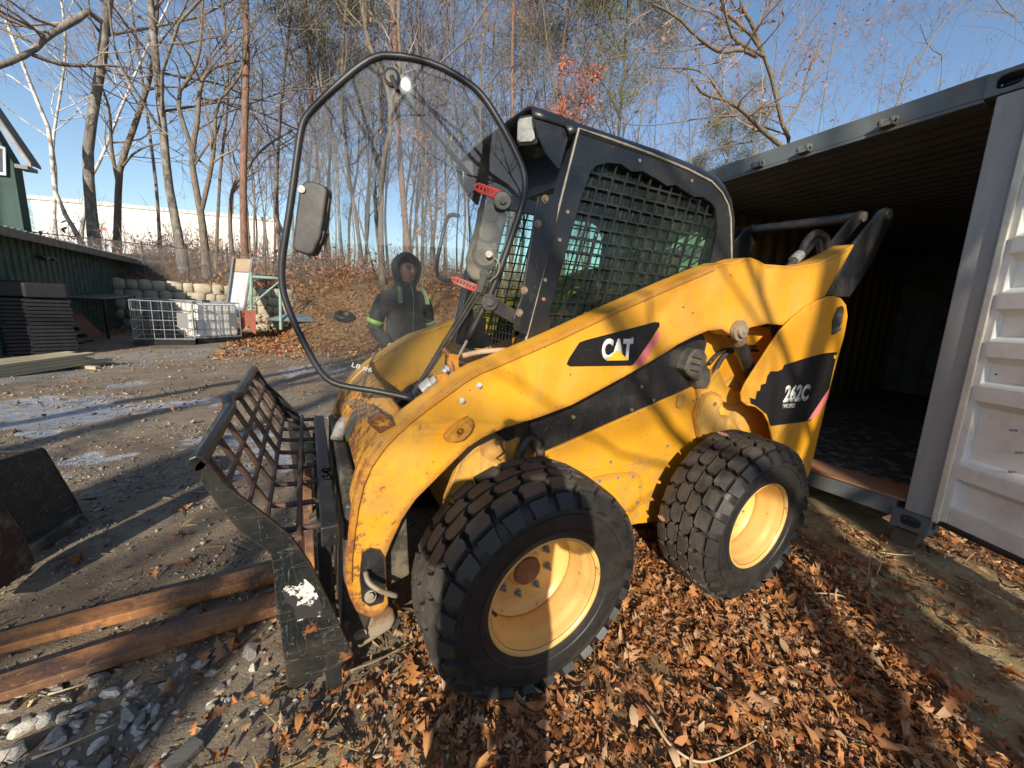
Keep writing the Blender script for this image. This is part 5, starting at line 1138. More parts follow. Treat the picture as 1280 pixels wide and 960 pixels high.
# pines with foliage
pp = [([(410, 335), (400, 240), (392, 150), (385, 40)], -21, .15, 'pine with loose tufts of foliage behind the top of the glass door', .35), ([(640, 330), (641, 200), (640, 80), (642, 0)], -17, .2, 'tall pine rising left of the cab roof', .7),
      ([(705, 330), (704, 200), (700, 100), (712, 0)], -18, .2, 'pine with hanging tufts above the cab roof', .4), ([(768, 330), (772, 190), (780, 90), (785, 0)], -17, .24, 'pine with a straight pale trunk right of the cab roof peak', .45), ([(905, 320), (915, 150), (925, 100)], -20, .15, 'dark pine behind the large oak above the container', .3)]
for i, (px, Y, ra, lab, tm) in enumerate(pp):
    make_tree('pine_tree', lab, TY(px, Y, 15 if i in (0, 4) else 18), ra, .07, 60+i, 'bark_pine' if i != 3 else 'bark_oak', kind='pine', n1=18, L1=3.2 if i != 4 else 2.6, n2=7, n3=6, tmin=tm, dens=.75, group=TL)
# big oak over the container and its neighbours
make_tree('oak_tree', 'large sunlit spreading oak above the container roof', TY([(992, 260), (985, 190), (975, 150), (968, 110), (952, 62), (935, 40), (900, 10)], -11), .24, .1, 70, 'bark_oak', 'twig', limbs=[
    ([HY(984, 188, -11), HY(955, 165, -11), HY(930, 140, -10.8), HY(905, 125, -10.5), HY(880, 118, -10.2), HY(865, 100, -10)], .17, .06), ([HY(952, 62, -11), HY(940, 30, -11), HY(925, 0, -11), HY(930, -60, -11)], .13, .07), ([HY(955, 70, -11), HY(935, 60, -10.8), HY(915, 45, -10.6), HY(905, 10, -10.4), HY(890, -30, -10)], .12, .05),
    ([HY(945, 70, -11), HY(925, 62, -10.7), HY(900, 65, -10.4), HY(870, 45, -10), HY(845, 20, -10), HY(815, 5, -10)], .13, .05), ([HY(978, 160, -11), HY(1000, 130, -10.8), HY(1010, 90, -10.8), HY(1030, 40, -11)], .08, .03), ([HY(905, 125, -10.5), HY(880, 92, -10.3), HY(850, 85, -10), HY(820, 85, -10)], .07, .03)],
    n1=10, L1=4.2, n2=9, n3=6, n4=5, tmin=.3, wid=.9, group=TL, leaves=('brownleaf', .05))
make_tree('leaning_tree', 'broken bare trunk leaning right behind the container roof', TY([(1090, 200), (1128, 108), (1150, 75), (1170, 40), (1204, 0), (1225, -40)], -12), .13, .06, 71, 'bark_oak', n1=4, L1=2, n2=4, n3=3, n4=3, tmin=.5, group=TL)
tw = [([(1020, 250), (1030, 120), (1045, 30)], -16, .11, 'thin bare tree with upswept twigs right of the large oak', ('brownleaf', .06)), ([(1180, 160), (1175, 110), (1160, 60), (1150, 30)], -14, .1, 'bare crown behind the leaning broken trunk', ('brownleaf', .03)), ([(1290, 120), (1285, 60), (1260, 20), (1230, -20)], -12, .12, 'bare tree reaching in at the top right corner', None),
      ([(860, 330), (862, 180), (858, 60)], -21, .12, 'bare tree behind the rear of the cab roof', ('brownleaf', .04)), ([(820, 330), (818, 200), (822, 90)], -24, .11, 'pale thin bare tree above the cab roof', None), ([(735, 330), (722, 230), (705, 160), (690, 100), (680, 20)], -16, .13, 'oak still holding red leaves above the cab roof', ('redleaf', .0)),
      ([(672, 330), (668, 200), (660, 100), (655, 40)], -19, .11, 'dark bare tree with upright forks behind the headlight', None), ([(1110, 220), (1100, 120), (1110, 50)], -19, .1, 'thin bare tree between the large oak and the leaning trunk', ('brownleaf', .04)), ([(950, 260), (960, 150), (975, 20)], -17, .12, 'upright bare tree directly behind the large oak', ('brownleaf', .05))]
for i, (px, Y, ra, lab, lv) in enumerate(tw):
    make_tree('bare_tree', lab, TY(px, Y, 13 if i < 2 else 14), ra, .035, 80+i, 'bark_oak', ('twig', 'twig_dark')[i % 2], n1=15, L1=3.6, n2=6, n3=5, n4=4, tmin=.2, wid=1.0, ang=(.3, .8), group=TL, leaves=lv if lv and lv[1] > 0 else None)
rl_ = make_tree('red_leaf_oak', 'small oak still full of red leaves behind the cab roof', TY([(700, 330), (708, 240), (716, 170), (720, 120)], -15), .08, .02, 95, 'bark_oak', 'twig_dark', n1=12, L1=1.7, n2=6, n3=5, n4=2, tmin=.62, leaves=('redleaf', .5), group=TL)
make_tree('brown_leaf_oak', 'small oak with a few brown leaves behind the hooded person', TY([(530, 345), (528, 290), (533, 240), (530, 200)], -13.5), .05, .015, 96, 'bark_oak', 'twig_dark', n1=14, L1=1.8, n2=4, n3=4, n4=2, tmin=.3, leaves=('brownleaf', .2), group=TL)
# background wood: copies of lighter prototypes, each tree its own object
protos = []
for i in range(5):
    protos.append(make_tree('woodland_tree', 'slender bare tree in the wood beyond the bank', [(0, 0, 0), (.3*(i-2), .2, 5), (.2*i-.5, -.2, 10), (.4-.3*i, .2, 17)], .12+.015*i, .04, 100+i, ('bark_oak', 'bark_grey', 'bark_pine')[i % 3], ('twig', 'twig_dark')[i % 2], n1=14, L1=3.6, n2=5, n3=4, n4=4, tmin=.28, wid=1.5, ang=(.35, .9), tk=.8, group='bare trees in the wood beyond the bank'))
rr_ = random.Random(5); first = True
for k in range(84):
    pr = protos[k % 5]
    if k < 48: x = rr_.uniform(-24, 7); y = rr_.uniform(-38, -22.5)
    else: x = rr_.uniform(-50, 12); y = rr_.uniform(-60, -36)
    if x > 2.5 and y > -34: y -= 20
    if k < 5: o = pr
    else:
        o = pr.copy(); COL.objects.link(o)
        for ch in pr.children: c2 = ch.copy(); COL.objects.link(c2); c2.parent = o
    c_ = np.array([x, y, 4.])-CAM; dz_ = float(c_@F); X_ = 640+FPX*float(c_@RT)/dz_ if dz_ > 0 else 0
    zone = 'left of the glass door' if X_ < 350 else 'seen through the glass door' if X_ < 640 else 'above the cab roof' if X_ < 900 else 'above the container roof'
    kd = ['dark-barked slender', 'smooth grey slender', 'reddish slender', 'leaning dark-barked', 'thickest grey'][k % 5]
    o['label'] = '%s bare tree %s in the wood, %s' % (kd, 'nearer the bank' if y > -30 else 'half way back' if y > -44 else 'far back', zone)
    o.location = (x, y, gz(x, y)-.1); o.rotation_euler = (rr_.uniform(-.06, .06), rr_.uniform(-.06, .06), rr_.uniform(0, 6.28)); s = rr_.uniform(.75, 1.15); o.scale = (s, s, s*rr_.uniform(.9, 1.1))
# undergrowth on the bank
r = np.random.RandomState(9); n = 2600; x = r.uniform(-14, 9, n); y = r.uniform(-26, -14.5, n); k = (fbm(x, y, .5, 3) > .42) & ((y < -16.5) | (x < 1)); x, y = x[k], y[k]
p = np.stack([x, y, hgt(x, y)], -1); d = nrm(r.normal(0, .3, (len(x), 3))+np.array([0, 0, 1])); hh = r.uniform(.5, 2.0, len(x))[:, None]
P = np.stack([p, p+d*hh*.4, p+d*hh*.75+r.normal(0, .12, p.shape), p+d*hh+r.normal(0, .25, p.shape)], 1); R = np.linspace(.011, .004, 4)[None]*np.ones((len(x), 1)); V, Fq = np_tubes(P, R, 3)
P2, R2 = branch(P, R, r, 5, .6, 4, tmin=.2, wig=.25, rmin=.004); V2, F2 = np_tubes(P2, R2, 3)
o = npmesh('undergrowth', np.concatenate([V, V2]), np.concatenate([Fq, F2+len(V)]), M['twig']); tag(o, kind='stuff')
n = 26000; x = r.uniform(-16, 9, n); y = r.uniform(-30, -14.5, n); k = fbm(x, y, .4, 13) > .40; x, y = x[k], y[k]
o = leafclump(np.stack([x, y, hgt(x, y)+np.abs(r.normal(0, .45, len(x)))], -1), 3, .09, 'undergrowth_leaves', M['brownleaf'], None); tag(o, kind='stuff')
# trees behind the camera whose shadows fall into the view
back = [((1.87, 6.5), .36), ((4.65, 9.7), .2), ((8.4, 10.5), .26), ((11.5, 9.5), .3), ((9.5, 5.0), .2), ((.55, 8.8), .13), ((6.4, 14), .3), ((12.5, 14), .3), ((22, 5), .3)]
for i, ((x, y), ra) in enumerate(back):
    make_tree('shade_tree', ['thick bare tree standing closest behind the photographer','slim bare tree right behind the thick one at the photographer\'s back'][i] if i < 2 else 'bare tree standing behind the photographer', [(x, y, -.1), (x+.1, y-.15, 3), (x-.2, y+.1, 6), (x+.1, y, 10), (x, y+.3, 15)], ra, .07, 150+i, 'bark_oak', 'twig_dark', n1=10, L1=4, n2=5, n3=4, n4=2, tmin=.42 if i < 2 else .3, tk=.75, limbs=[] if i else [([(1.9, 6.5, 2.6), (2.6, 6.45, 3.35), (3.3, 6.4, 3.8), (4.1, 6.35, 4.55), (5.0, 6.3, 5.5)], .05, .025), ([(1.9, 6.5, 3.4), (2.7, 6.3, 4.3), (3.4, 6.2, 4.9), (4.4, 6.2, 5.3)], .04, .015), ([(1.85, 6.5, 3.0), (1.2, 6.4, 3.7), (.5, 6.4, 4.2)], .035, .015)], group='bare trees behind the photographer')

# ------------------------------------------------------------------ people
def skin_mesh(name, J, Ed, mat, parent, sub=2, root=None):
    names = list(J); idx = {n: i for i, n in enumerate(names)}
    me = bpy.data.meshes.new(name); me.from_pydata([J[n][0] for n in names], [(idx[a], idx[b]) for a, b in Ed], [])
    o = bpy.data.objects.new(name, me); COL.objects.link(o)
    o.modifiers.new('skin', 'SKIN'); sm = o.modifiers.new('sub', 'SUBSURF'); sm.levels = sub; sm.render_levels = sub
    bpy.context.view_layer.update()
    if not me.skin_vertices:
        import bmesh
        bm = bmesh.new(); bm.from_mesh(me); bm.verts.layers.skin.verify(); bm.to_mesh(me); bm.free()
    for n, i in idx.items():
        rr = J[n][1]; rr = rr if isinstance(rr, tuple) else (rr, rr); me.skin_vertices[0].data[i].radius = rr
        me.skin_vertices[0].data[i].use_root = (n == (root or names[0]))
    dg = bpy.context.evaluated_depsgraph_get(); dg.update(); m2 = bpy.data.meshes.new_from_object(o.evaluated_get(dg)); bpy.data.objects.remove(o)
    m2.polygons.foreach_set('use_smooth', [True]*len(m2.polygons)); m2.materials.clear(); m2.materials.append(mat)
    o = bpy.data.objects.new(name, m2); COL.objects.link(o); o.parent = parent; return o
skinm = simple('skin', (.66, .34, .24), (.56, .25, .17), 20, rough=.5, bump=.05)
jack = simple('dark_work_jacket', (.02, .021, .028), (.034, .033, .036), 14, rough=.95, bump=.7, bs=22, dirt=((.065, .06, .055), 5), dist=.02)
trou = simple('dark_trousers', (.02, .02, .024), (.035, .033, .035), 12, rough=.9, bump=.4, bs=18, dist=.02)
hiv = simple('hi_vis_tape', (.24, .38, .08), (.17, .28, .06), 18, rough=.5)
hiv2 = simple('silver_tape', (.4, .42, .38), (.3, .3, .28), 18, rough=.4)
bootm = simple('work_boot', (.05, .03, .02), (.09, .06, .04), 14, rough=.8)
def person(loc, rz, label, arms, group=None, hood=True, holdpt=None, hs=1.0):
    root = empty('person', loc, label, 'person', group, rz)
    B = {'pelvis': ((0, 0, .95), (.13, .1)), 'waist': ((0, 0, 1.1), (.12, .09)), 'chest': ((0, .0, 1.32), (.15, .1)), 'neck': ((0, .0, 1.5), .055), 'headb': ((0, .02, 1.58), .072), 'headm': ((0, .03, 1.66), .088), 'headt': ((0, .015, 1.73), .07)}
    E_ = [('pelvis', 'waist'), ('waist', 'chest'), ('chest', 'neck'), ('neck', 'headb'), ('headb', 'headm'), ('headm', 'headt')]
    for s, k in ((1, 'l'), (-1, 'r')):
        el, wr, hd = arms[0 if s < 0 else 1]
        B['sh'+k] = ((.18*s, 0, 1.42), .055); B['el'+k] = (el, .042); B['wr'+k] = (wr, .027); B['pa'+k] = (hd, (.036, .02))
        B['hip'+k] = ((.09*s, 0, .9), .085); B['kn'+k] = ((.11*s, .02, .5), .058); B['an'+k] = ((.12*s, -.01, .1), .042); B['to'+k] = ((.14*s, .14, .04), .036)
        E_ += [('chest', 'sh'+k), ('sh'+k, 'el'+k), ('el'+k, 'wr'+k), ('wr'+k, 'pa'+k), ('pelvis', 'hip'+k), ('hip'+k, 'kn'+k), ('kn'+k, 'an'+k), ('an'+k, 'to'+k)]
        w, h_ = Vector(wr), Vector(hd); d = (h_-w).normalized(); sd = d.cross(Vector((0, 0, 1))).normalized(); up_ = sd.cross(d)
        if holdpt:
            for f in range(4):
                b = h_+sd*(f-1.5)*.019; m_ = b+d*(.035+.004*(1.5-abs(f-1.5)))-up_*.008; t_ = m_+d*.018-up_*.025
                B['f%d%s' % (f, k)] = (tuple(m_), .0085); B['g%d%s' % (f, k)] = (tuple(t_), .0075); E_ += [('pa'+k, 'f%d%s' % (f, k)), ('f%d%s' % (f, k), 'g%d%s' % (f, k))]
            t0 = w.lerp(h_, .6)+sd*.03*s; B['t'+k] = (tuple(t0+d*.03), .01); B['u'+k] = (tuple(t0+d*.055-up_*.01), .008); E_ += [('pa'+k, 't'+k), ('t'+k, 'u'+k)]
    body = skin_mesh('body', B, E_, skinm, root)
    C = {'pelvis': ((0, 0, .93), (.2, .165)), 'waist': ((0, .005, 1.1), (.195, .16)), 'chest': ((0, .01, 1.3), (.205, .155)), 'up': ((0, -.005, 1.42), (.13, .11)), 'nk': ((0, -.01, 1.5), (.085, .085))}
    E2 = [('pelvis', 'waist'), ('waist', 'chest'), ('chest', 'up'), ('up', 'nk')]
    for s, k in ((1, 'l'), (-1, 'r')):
        el, wr, hd = arms[0 if s < 0 else 1]
        C['sh'+k] = ((.205*s, 0, 1.4), .09); C['ua'+k] = (tuple(Vector((.205*s, 0, 1.4)).lerp(Vector(el), .5)), .08); C['el'+k] = (el, .072); C['wr'+k] = (wr, .05); E2 += [('up', 'sh'+k), ('sh'+k, 'ua'+k), ('ua'+k, 'el'+k), ('el'+k, 'wr'+k)]
    jk = skin_mesh('jacket', C, E2, jack, root)
    D = {'p': ((0, 0, .95), (.15, .12))}; E3 = []
    for s, k in ((1, 'l'), (-1, 'r')):
        D['h'+k] = ((.09*s, 0, .88), .105); D['k'+k] = ((.11*s, .02, .5), .082); D['a'+k] = ((.12*s, -.01, .12), .07); E3 += [('p', 'h'+k), ('h'+k, 'k'+k), ('k'+k, 'a'+k)]
    skin_mesh('trousers', D, E3, trou, root)
    for s in (1, -1):
        mb = MB(); mb.tube([(.12*s, -.07, .05), (.12*s, 0, .06), (.135*s, .1, .05), (.14*s, .17, .035)], [.045, .055, .05, .035], 10); o = mb.build('boot', bootm, None, smooth=True); o.parent = root
    # face
    fm = []
    mb = MB(); mb.tube([(0, .118, 1.675), (0, .135, 1.645), (0, .118, 1.635)], [.008, .017, .012], 8)
    o = mb.build('nose', skinm, None, smooth=True); o.parent = body
    for s in (1, -1):
        mb = MB(); mb.lathe([(-.004, .0), (-.003, .009), (.004, .009), (.008, .0)], 10, Matrix.Translation((.032*s, .106, 1.675))); o = mb.build('eye', simple('eye', (.12, .1, .1), bump=0) if 'eye' not in M else M['eye'], None); M['eye'] = o.data.materials[0]; o.parent = body
        mb = MB(); mb.tube([(.012*s, .122, 1.692), (.034*s, .118, 1.698), (.055*s, .1, 1.692)], .006, 6); o = mb.build('eyebrow', bootm, None); o.parent = body
        mb = MB(); mb.tube([(.088*s, .02, 1.685), (.098*s, .01, 1.67), (.09*s, .02, 1.64)], .012, 8); o = mb.build('ear', skinm, None, smooth=True); o.parent = body
    mb = MB(); mb.tube([(-.024, .112, 1.606), (0, .121, 1.604), (.024, .112, 1.606)], [.004, .007, .004], 6); o = mb.build('mouth', simple('lips', (.3, .1, .09), bump=0), None); o.parent = body
    if hood:
        # hood: half shell open to the front
        V = []; nu, nv = 14, 20
        for i in range(nu+1):
            a = math.pi*(.04+.96*i/nu)         # from front rim backwards (polar angle from +y axis tilted)
            for j in range(nv):
                b = 2*math.pi*j/nv; th = 1.12+(math.pi-1.12)*i/nu
                rx, ry, rz_ = .118+.012*math.sin(3*b), .135, .155
                V.append((rx*math.sin(th)*math.cos(b), .015+ry*math.cos(th), 1.655+rz_*math.sin(th)*math.sin(b)*(1.0 if math.sin(b) > 0 else 1.15)))
        mb = MB(); mb.add(V, [(i*nv+j, i*nv+(j+1) % nv, (i+1)*nv+(j+1) % nv, (i+1)*nv+j) for i in range(nu) for j in range(nv)])
        o = mb.build('hood', jack, None, smooth=True); o.parent = jk; md = o.modifiers.new('s', 'SOLIDIFY'); md.thickness = .012; md.offset = 1
        mb = MB(); mb.tube([(0, -.02, 1.46), (0, .0, 1.52), (0, .01, 1.57)], [.12, .1, .09], 14); o = mb.build('collar', jack, None, smooth=True); o.parent = jk
        mb = MB(); mb.tube(smooth_path([(0, .1, 1.54), (0, .145, 1.45), (0, .158, 1.3), (0, .155, 1.1)]), .004, 6); o = mb.build('zip', M['zinc'], None); o.parent = jk
        for s in (1, -1):
            P = [Vector((.115*s, .085, 1.5)), Vector((.13*s, .135, 1.43)), Vector((.135*s, .155, 1.36))]
            for off, m_, w in ((0, hiv, .022), (0.0, hiv2, .007)):
                mb = MB(); V = []
                for q_ in smooth_path(P, 4):
                    n_ = Vector((q_.x*.5, .6, .5)).normalized(); q2 = q_+n_*(.012 if m_ is hiv else .015); q2 = q2+Vector((0, .012, 0)); V += [q2+Vector((w, 0, 0)), q2-Vector((w, 0, 0))]
                mb.add(V, [(2*i, 2*i+1, 2*i+3, 2*i+2) for i in range(len(V)//2-1)]); o = mb.build('shoulder_stripe', m_, None); o.parent = jk; md = o.modifiers.new('s', 'SOLIDIFY'); md.thickness = .004
            el = Vector(arms[0 if s < 0 else 1][0]); sh = Vector((.205*s, 0, 1.4)); a_, b_ = sh.lerp(el, .70), sh.lerp(el, .84)
            mb = MB(); mb.tube([a_, b_], .079, 16, cap=False); o = mb.build('sleeve_stripe', hiv, None, smooth=True); o.parent = jk; md = o.modifiers.new('s', 'SOLIDIFY'); md.thickness = .006
    return root
person((.52, -2.0, gz(.52, -2.0)), math.radians(16), 'person in a dark hooded work jacket with lime stripes watching from behind the loader',
       [((-.285, -.06, 1.12), (-.2, .12, .98), (-.14, .16, .95)), ((.285, -.06, 1.12), (.2, .12, .98), (.14, .16, .95))])
# the photographer, whose shadow falls over the front wheel
pz = math.radians(152.4); pb = Vector((1.615, 2.115, 0)); pb.z = gz(pb.x, pb.y)
def to_local(w): d = Vector(w)-pb; c_, s_ = math.cos(-pz), math.sin(-pz); return Vector((d.x*c_-d.y*s_, d.x*s_+d.y*c_, d.z))
ph = Vector(CAM)-Vector(F)*.012
hp = to_local(ph-Vector(F)*.02); hl, hr = hp+Vector((-.075, -.03, -.02)), hp+Vector((.075, -.03, -.02))
person(tuple(pb), pz, 'person in dark clothes holding a phone to take the picture', [((-.26, .1, 1.2), tuple(hl+Vector((-.03, -.08, -.05))), tuple(hl)), ((.26, .1, 1.2), tuple(hr+Vector((.03, -.08, -.05))), tuple(hr))], hood=False, holdpt=True)
Rm = Matrix((Vector(RT), Vector(UP), -Vector(F))).transposed()
mb = MB(); mb.box(tuple(ph-Vector(F)*.003), (.15, .072, .008), Rm); tag(mb.build('phone', M['cabblack'], None, bevel=.003), 'black phone held up by the photographer', 'phone')

# ------------------------------------------------------------------ stones, offcut, left bucket
def rock(seed, sub=2):
    import bmesh
    rr = random.Random(seed); bm = bmesh.new(); bmesh.ops.create_icosphere(bm, subdivisions=sub, radius=.5)
    cuts = [(Vector((rr.gauss(0, 1), rr.gauss(0, 1), rr.gauss(0, .8))).normalized(), rr.uniform(.20, .36)) for _ in range(15)]
    for v in bm.verts:
        for n_, d_ in cuts:
            e = v.co.dot(n_)-d_
            if e > 0: v.co -= n_*e*.98
        v.co.z *= .62; v.co *= 1+rr.uniform(-.025, .025)
    me = bpy.data.meshes.new('stone'); bm.to_mesh(me); bm.free(); me.polygons.foreach_set('use_smooth', [False]*len(me.polygons)); return me
rocks = []
for i in range(7):
    me = rock(i, 3); me.materials.append(M['stone']); rocks.append(me)
rw = rock(3, 3); rw.materials.append(M['stonewhite'])
sp = [(20, 936, 46), (26, 910, 40), (56, 897, 32), (79, 890, 25), (13, 902, 26), (10, 880, 30), (62, 857, 32), (84, 869, 28), (107, 879, 30), (120, 848, 36), (112, 836, 18), (49, 853, 22), (139, 862, 34), (167, 861, 30), (161, 889, 42), (171, 902, 32), (71, 915, 34), (121, 926, 34), (95, 900, 22), (131, 893, 26), (34, 892, 24), (23, 862, 26), (194, 885, 22), (253, 826, 30), (230, 830, 24), (313, 812, 34), (274, 856, 22), (292, 830, 13), (316, 830, 18), (320, 882, 18), (197, 902, 20), (131, 952, 32), (10, 956, 26)]
rr_ = random.Random(8)
for _ in range(70):
    x = rr_.uniform(-20, 215); y = rr_.uniform(845, 965)
    if rr_.random() < .25: x = rr_.uniform(180, 340); y = rr_.uniform(800, 900)
    sp.append((x, y, rr_.uniform(9, 22)))
for i, (x, y, w) in enumerate(sp):
    p = HZ(x, y, 0.02); z = gz(p.x, p.y); p = HZ(x, y, z+.02); sz = w/FPX*(p-Vector(CAM)).dot(Vector(F))*.9
    white = (i in (12, 18, 17)); me = rw if white else rocks[i % 7]
    o = bpy.data.objects.new('rock', me); COL.objects.link(o); o.location = (p.x, p.y, z+sz*.06); o.rotation_euler = (rr_.uniform(-.3, .3), rr_.uniform(-.3, .3), rr_.uniform(0, 6.28)); o.scale = (sz*1.15, sz*rr_.uniform(.65, .95), sz*rr_.uniform(.7, 1.1))
    lab = 'grey angular rock among the rocks heaped beside the fork tines'
    if white: lab = {12: 'bright white rock nearest the lower fork tine', 18: 'small pale rock in the middle of the rock heap', 17: 'pale rock at the lower edge of the rock heap'}[i]
    if not white: lab = '%s grey rock %s' % ('large' if w > 30 else 'fist-sized' if w > 18 else 'small', 'at the left of the heap' if x < 50 else 'mid heap' if x < 130 else 'at the right of the heap' if x < 215 else 'lying apart below the lattice plate')+(' close to the fork tine' if y < 850 else ' at the bottom of the picture' if y > 920 else '')
    tag(o, lab, 'rock', 'rocks heaped beside the fork tines')
def flatobj(name, px, z, th, mat, label, cat, bevel=.004):
    P = [HZ(x, y, z) for x, y in px]; mb = MB(); mb.prism(P, (0, 0, -th)); return tag(mb.build(name, mat, None, bevel=bevel), label, cat)
oz = gz(*tuple(HZ(230, 936, 0))[:2])
flatobj('wood_offcut', [(200, 955), (243, 917), (256, 925), (214, 968)], oz+.035, .03, simple('grey_weathered_wood', (.13, .125, .11), (.07, .07, .06), 8, rough=.9, stretch=(1, 6, 1), bump=.4), 'grey weathered board end lying in the dirt below the rocks', 'board')
# tread prints: raised clods left by the tyres
r = np.random.RandomState(4); mb = MB()
for k in range(16):
    x = 1.32+(.085*(k % 4))*.9-.02*(k//4); y = 1.02+.075*(k//4)+.02*(k % 2); z = gz(x, y); pts = [(x+.033*math.cos(a)+r.normal(0, .003), y+.03*math.sin(a)+r.normal(0, .003), z-.01) for a in [i*math.pi/3+.3 for i in range(6)]]
    mb.prism(pts, (0, 0, .022+r.rand()*.008))
tag(mb.build('mud_tread_prints', simple('yellow_mud', (.24, .18, .075), (.14, .1, .05), 25, rough=1, bump=.7, bs=60), None, bevel=.006, seg=3), kind='stuff')
# old bucket lying at the left
lbk = empty('loader_bucket', tuple(HZ(60, 690, -.08)), 'old black steel bucket lying on the gravel at the left edge', 'bucket')
g0, g1 = HZ(113, 664, -.09), HZ(46, 707, -.07); dh = (g1-g0); dh.z = 0; dh.normalize(); nb_ = Vector((dh.y, -dh.x, 0))
if nb_.dot(Vector(CAM)-g0) < 0: nb_ = -nb_
def LP_(x, y, off=0): return HP(x, y, g0+nb_*off, nb_)
oldst = mat_blackpaint('old_bucket_paint', base=(.02, .021, .021), wear=(.12, .095, .07), amt=.45, rough=.5, battered=True)
mb = MB(); mb.prism([LP_(x, y) for x, y in ((-60, 592), (54, 559), (58, 562), (98, 628), (105, 643), (60, 670), (30, 690), (-60, 740))], -nb_*.03); mb.build('side_plate', oldst, lbk, bevel=.004)
mb = MB(); mb.prism([LP_(x, y, .03) for x, y in ((30, 690), (60, 668), (103, 641), (112, 648), (115, 660), (108, 667), (48, 707), (40, 702))], -nb_*.07); mb.build('wear_bar', simple('worn_edge_steel', (.09, .075, .06), (.04, .035, .03), 14, rough=.6, bump=.4, dirt=((.2, .17, .13), 9)), lbk, bevel=.01)
e0, e1 = LP_(56, 560), LP_(100, 632)
mb = MB(); mb.prism([e0, e1, e1-nb_*.5+dh*.1, e0-nb_*.55+dh*.1], dh*.02); mb.build('back_sheet', oldst, lbk, bevel=.004)
e2 = LP_(108, 660)
mb = MB(); mb.prism([e1+Vector((0, 0, -.0)), e2, e2-nb_*.45+dh*.05, e1-nb_*.5+dh*.1], dh*.02); mb.build('floor_sheet', oldst, lbk, bevel=.004)
mb = MB(); mb.prism([LP_(x, y, .18) for x, y in ((-60, 600), (0, 622), (10, 634), (28, 660), (42, 690), (46, 702), (38, 716), (0, 738), (-60, 770))], -nb_*.12); mb.build('red_brown_bracket', simple('red_brown_steel', (.075, .028, .02), (.05, .03, .025), 8, rough=.65, bump=.3, dirt=((.2, .15, .1), 6)), lbk, bevel=.012)
# tarp heap and old tyre on the bank
p = HZ(372, 422, -.42); r = np.random.RandomState(2); xs, ys = np.meshgrid(np.linspace(-1, 1, 28), np.linspace(-1, 1, 16), indexing='ij')
zz = (.22*np.clip(1-xs**2-ys**2, 0, 1)+.1*(fbm(xs+5, ys+3, 3, 2)-.4)*np.clip(1.2-xs**2-ys**2, 0, 1)); I = np.arange(28*16).reshape(28, 16)
o = npmesh('tarp', np.stack([xs*.9, ys*.5, zz], -1).reshape(-1, 3), np.stack([I[:-1, :-1], I[1:, :-1], I[1:, 1:], I[:-1, 1:]], -1).reshape(-1, 4), simple('grey_tarp', (.2, .25, .26), (.13, .16, .16), 6, rough=.5, bump=.5, bs=12), smooth=True)
o.location = (p.x, p.y-.4, gz(p.x, p.y-.4)); o.rotation_euler.z = .2; tag(o, 'crumpled grey tarp on the ground at the foot of the bank', 'tarp')
p = HY(430, 358, -13.3); mb = MB(); mb.lathe([(-.09, .2), (-.11, .28), (-.07, .34), (.07, .34), (.11, .28), (.09, .2), (-.09, .2)], 28)
o = mb.build('old_tyre', M['tyre'], None, smooth=True); o.location = (p.x, p.y, gz(p.x, p.y)+.12); o.rotation_euler = (math.radians(72), 0, .2); tag(o, 'old black tyre lying on the leafy bank left of the person', 'tyre')

# ------------------------------------------------------------------ shed and things in front of it
shed = empty('green_shed', (6.7, -17, -.44), 'long low green shed with vertical ribbed siding and a shallow roof', 'shed')
SX = 6.7; M['green'] = simple('green_siding', (.045, .085, .06), (.03, .06, .045), 3, rough=.7, bump=.1, stretch=(1, 1, .3), dirt=((.09, .1, .08), 5))
yA, yB = HX(197, 402, SX).y, -9.0
zA, zB = HX(208, 337, SX).z, HX(0, 291, SX).z; ya_, yb_ = HX(208, 337, SX).y, HX(0, 291, SX).y
def eave(y): return zB+(zA-zB)*(y-yb_)/(ya_-yb_)
V = []; n = int((yB-yA)/.24)
for i in range(n):
    y0 = yA+i*.24
    for f, d in ((0, 0), (.03, 0), (.045, .03), (.085, .03), (.1, 0)): V += [(SX-d, y0+f, -.7), (SX-d, y0+f, eave(y0)+.0)]
mb = MB(); mb.add(V, [(2*i, 2*i+1, 2*i+3, 2*i+2) for i in range(len(V)//2-1)]); mb.build('wall', M['green'], shed)
mb = MB(); mb.prism([(SX+.01, yA, -.7), (SX+5, yA, -.7), (SX+5, yA, eave(yA)-.1), (SX+.01, yA, eave(yA))], (0, .05, 0)); mb.build('end_wall', M['green'], shed)
mb = MB(); a_, b_ = Vector((SX-.35, ya_-.2, eave(ya_-.2)+.0)), Vector((SX-.35, yB, eave(yB)+.0)); mb.prism([a_, b_, b_+Vector((6, 0, -.1)), a_+Vector((6, 0, -.1))], (0, 0, .07)); rf = mb.build('roof', simple('roof_sheet', (.2, .19, .17), (.14, .13, .12), 4, rough=.6), shed)
mb = MB(); mb.prism([a_+Vector((-.002, 0, -.1)), b_+Vector((-.002, 0, -.1)), b_+Vector((-.002, 0, .055)), a_+Vector((-.002, 0, .055))], (-.025, 0, 0)); mb.build('fascia', simple('fascia_board', (.2, .185, .16), (.13, .12, .1), 6, rough=.8), rf)
mb = MB()
for i in range(60):
    y = a_.y+.02+i*(b_.y-a_.y)/60; q = Vector((SX-.38, y, eave(y)+.075)); mb.box(q, (.05, .05, .02))
mb.build('roof_ribs', M['contgrey'], rf)
mb = MB(); q = HX(192, 370, SX-.05); mb.box((SX-.08, q.y, .55), (.1, .1, 2.4)); mb.build('post', simple('shed_post', (.07, .06, .05), bump=.1), shed)
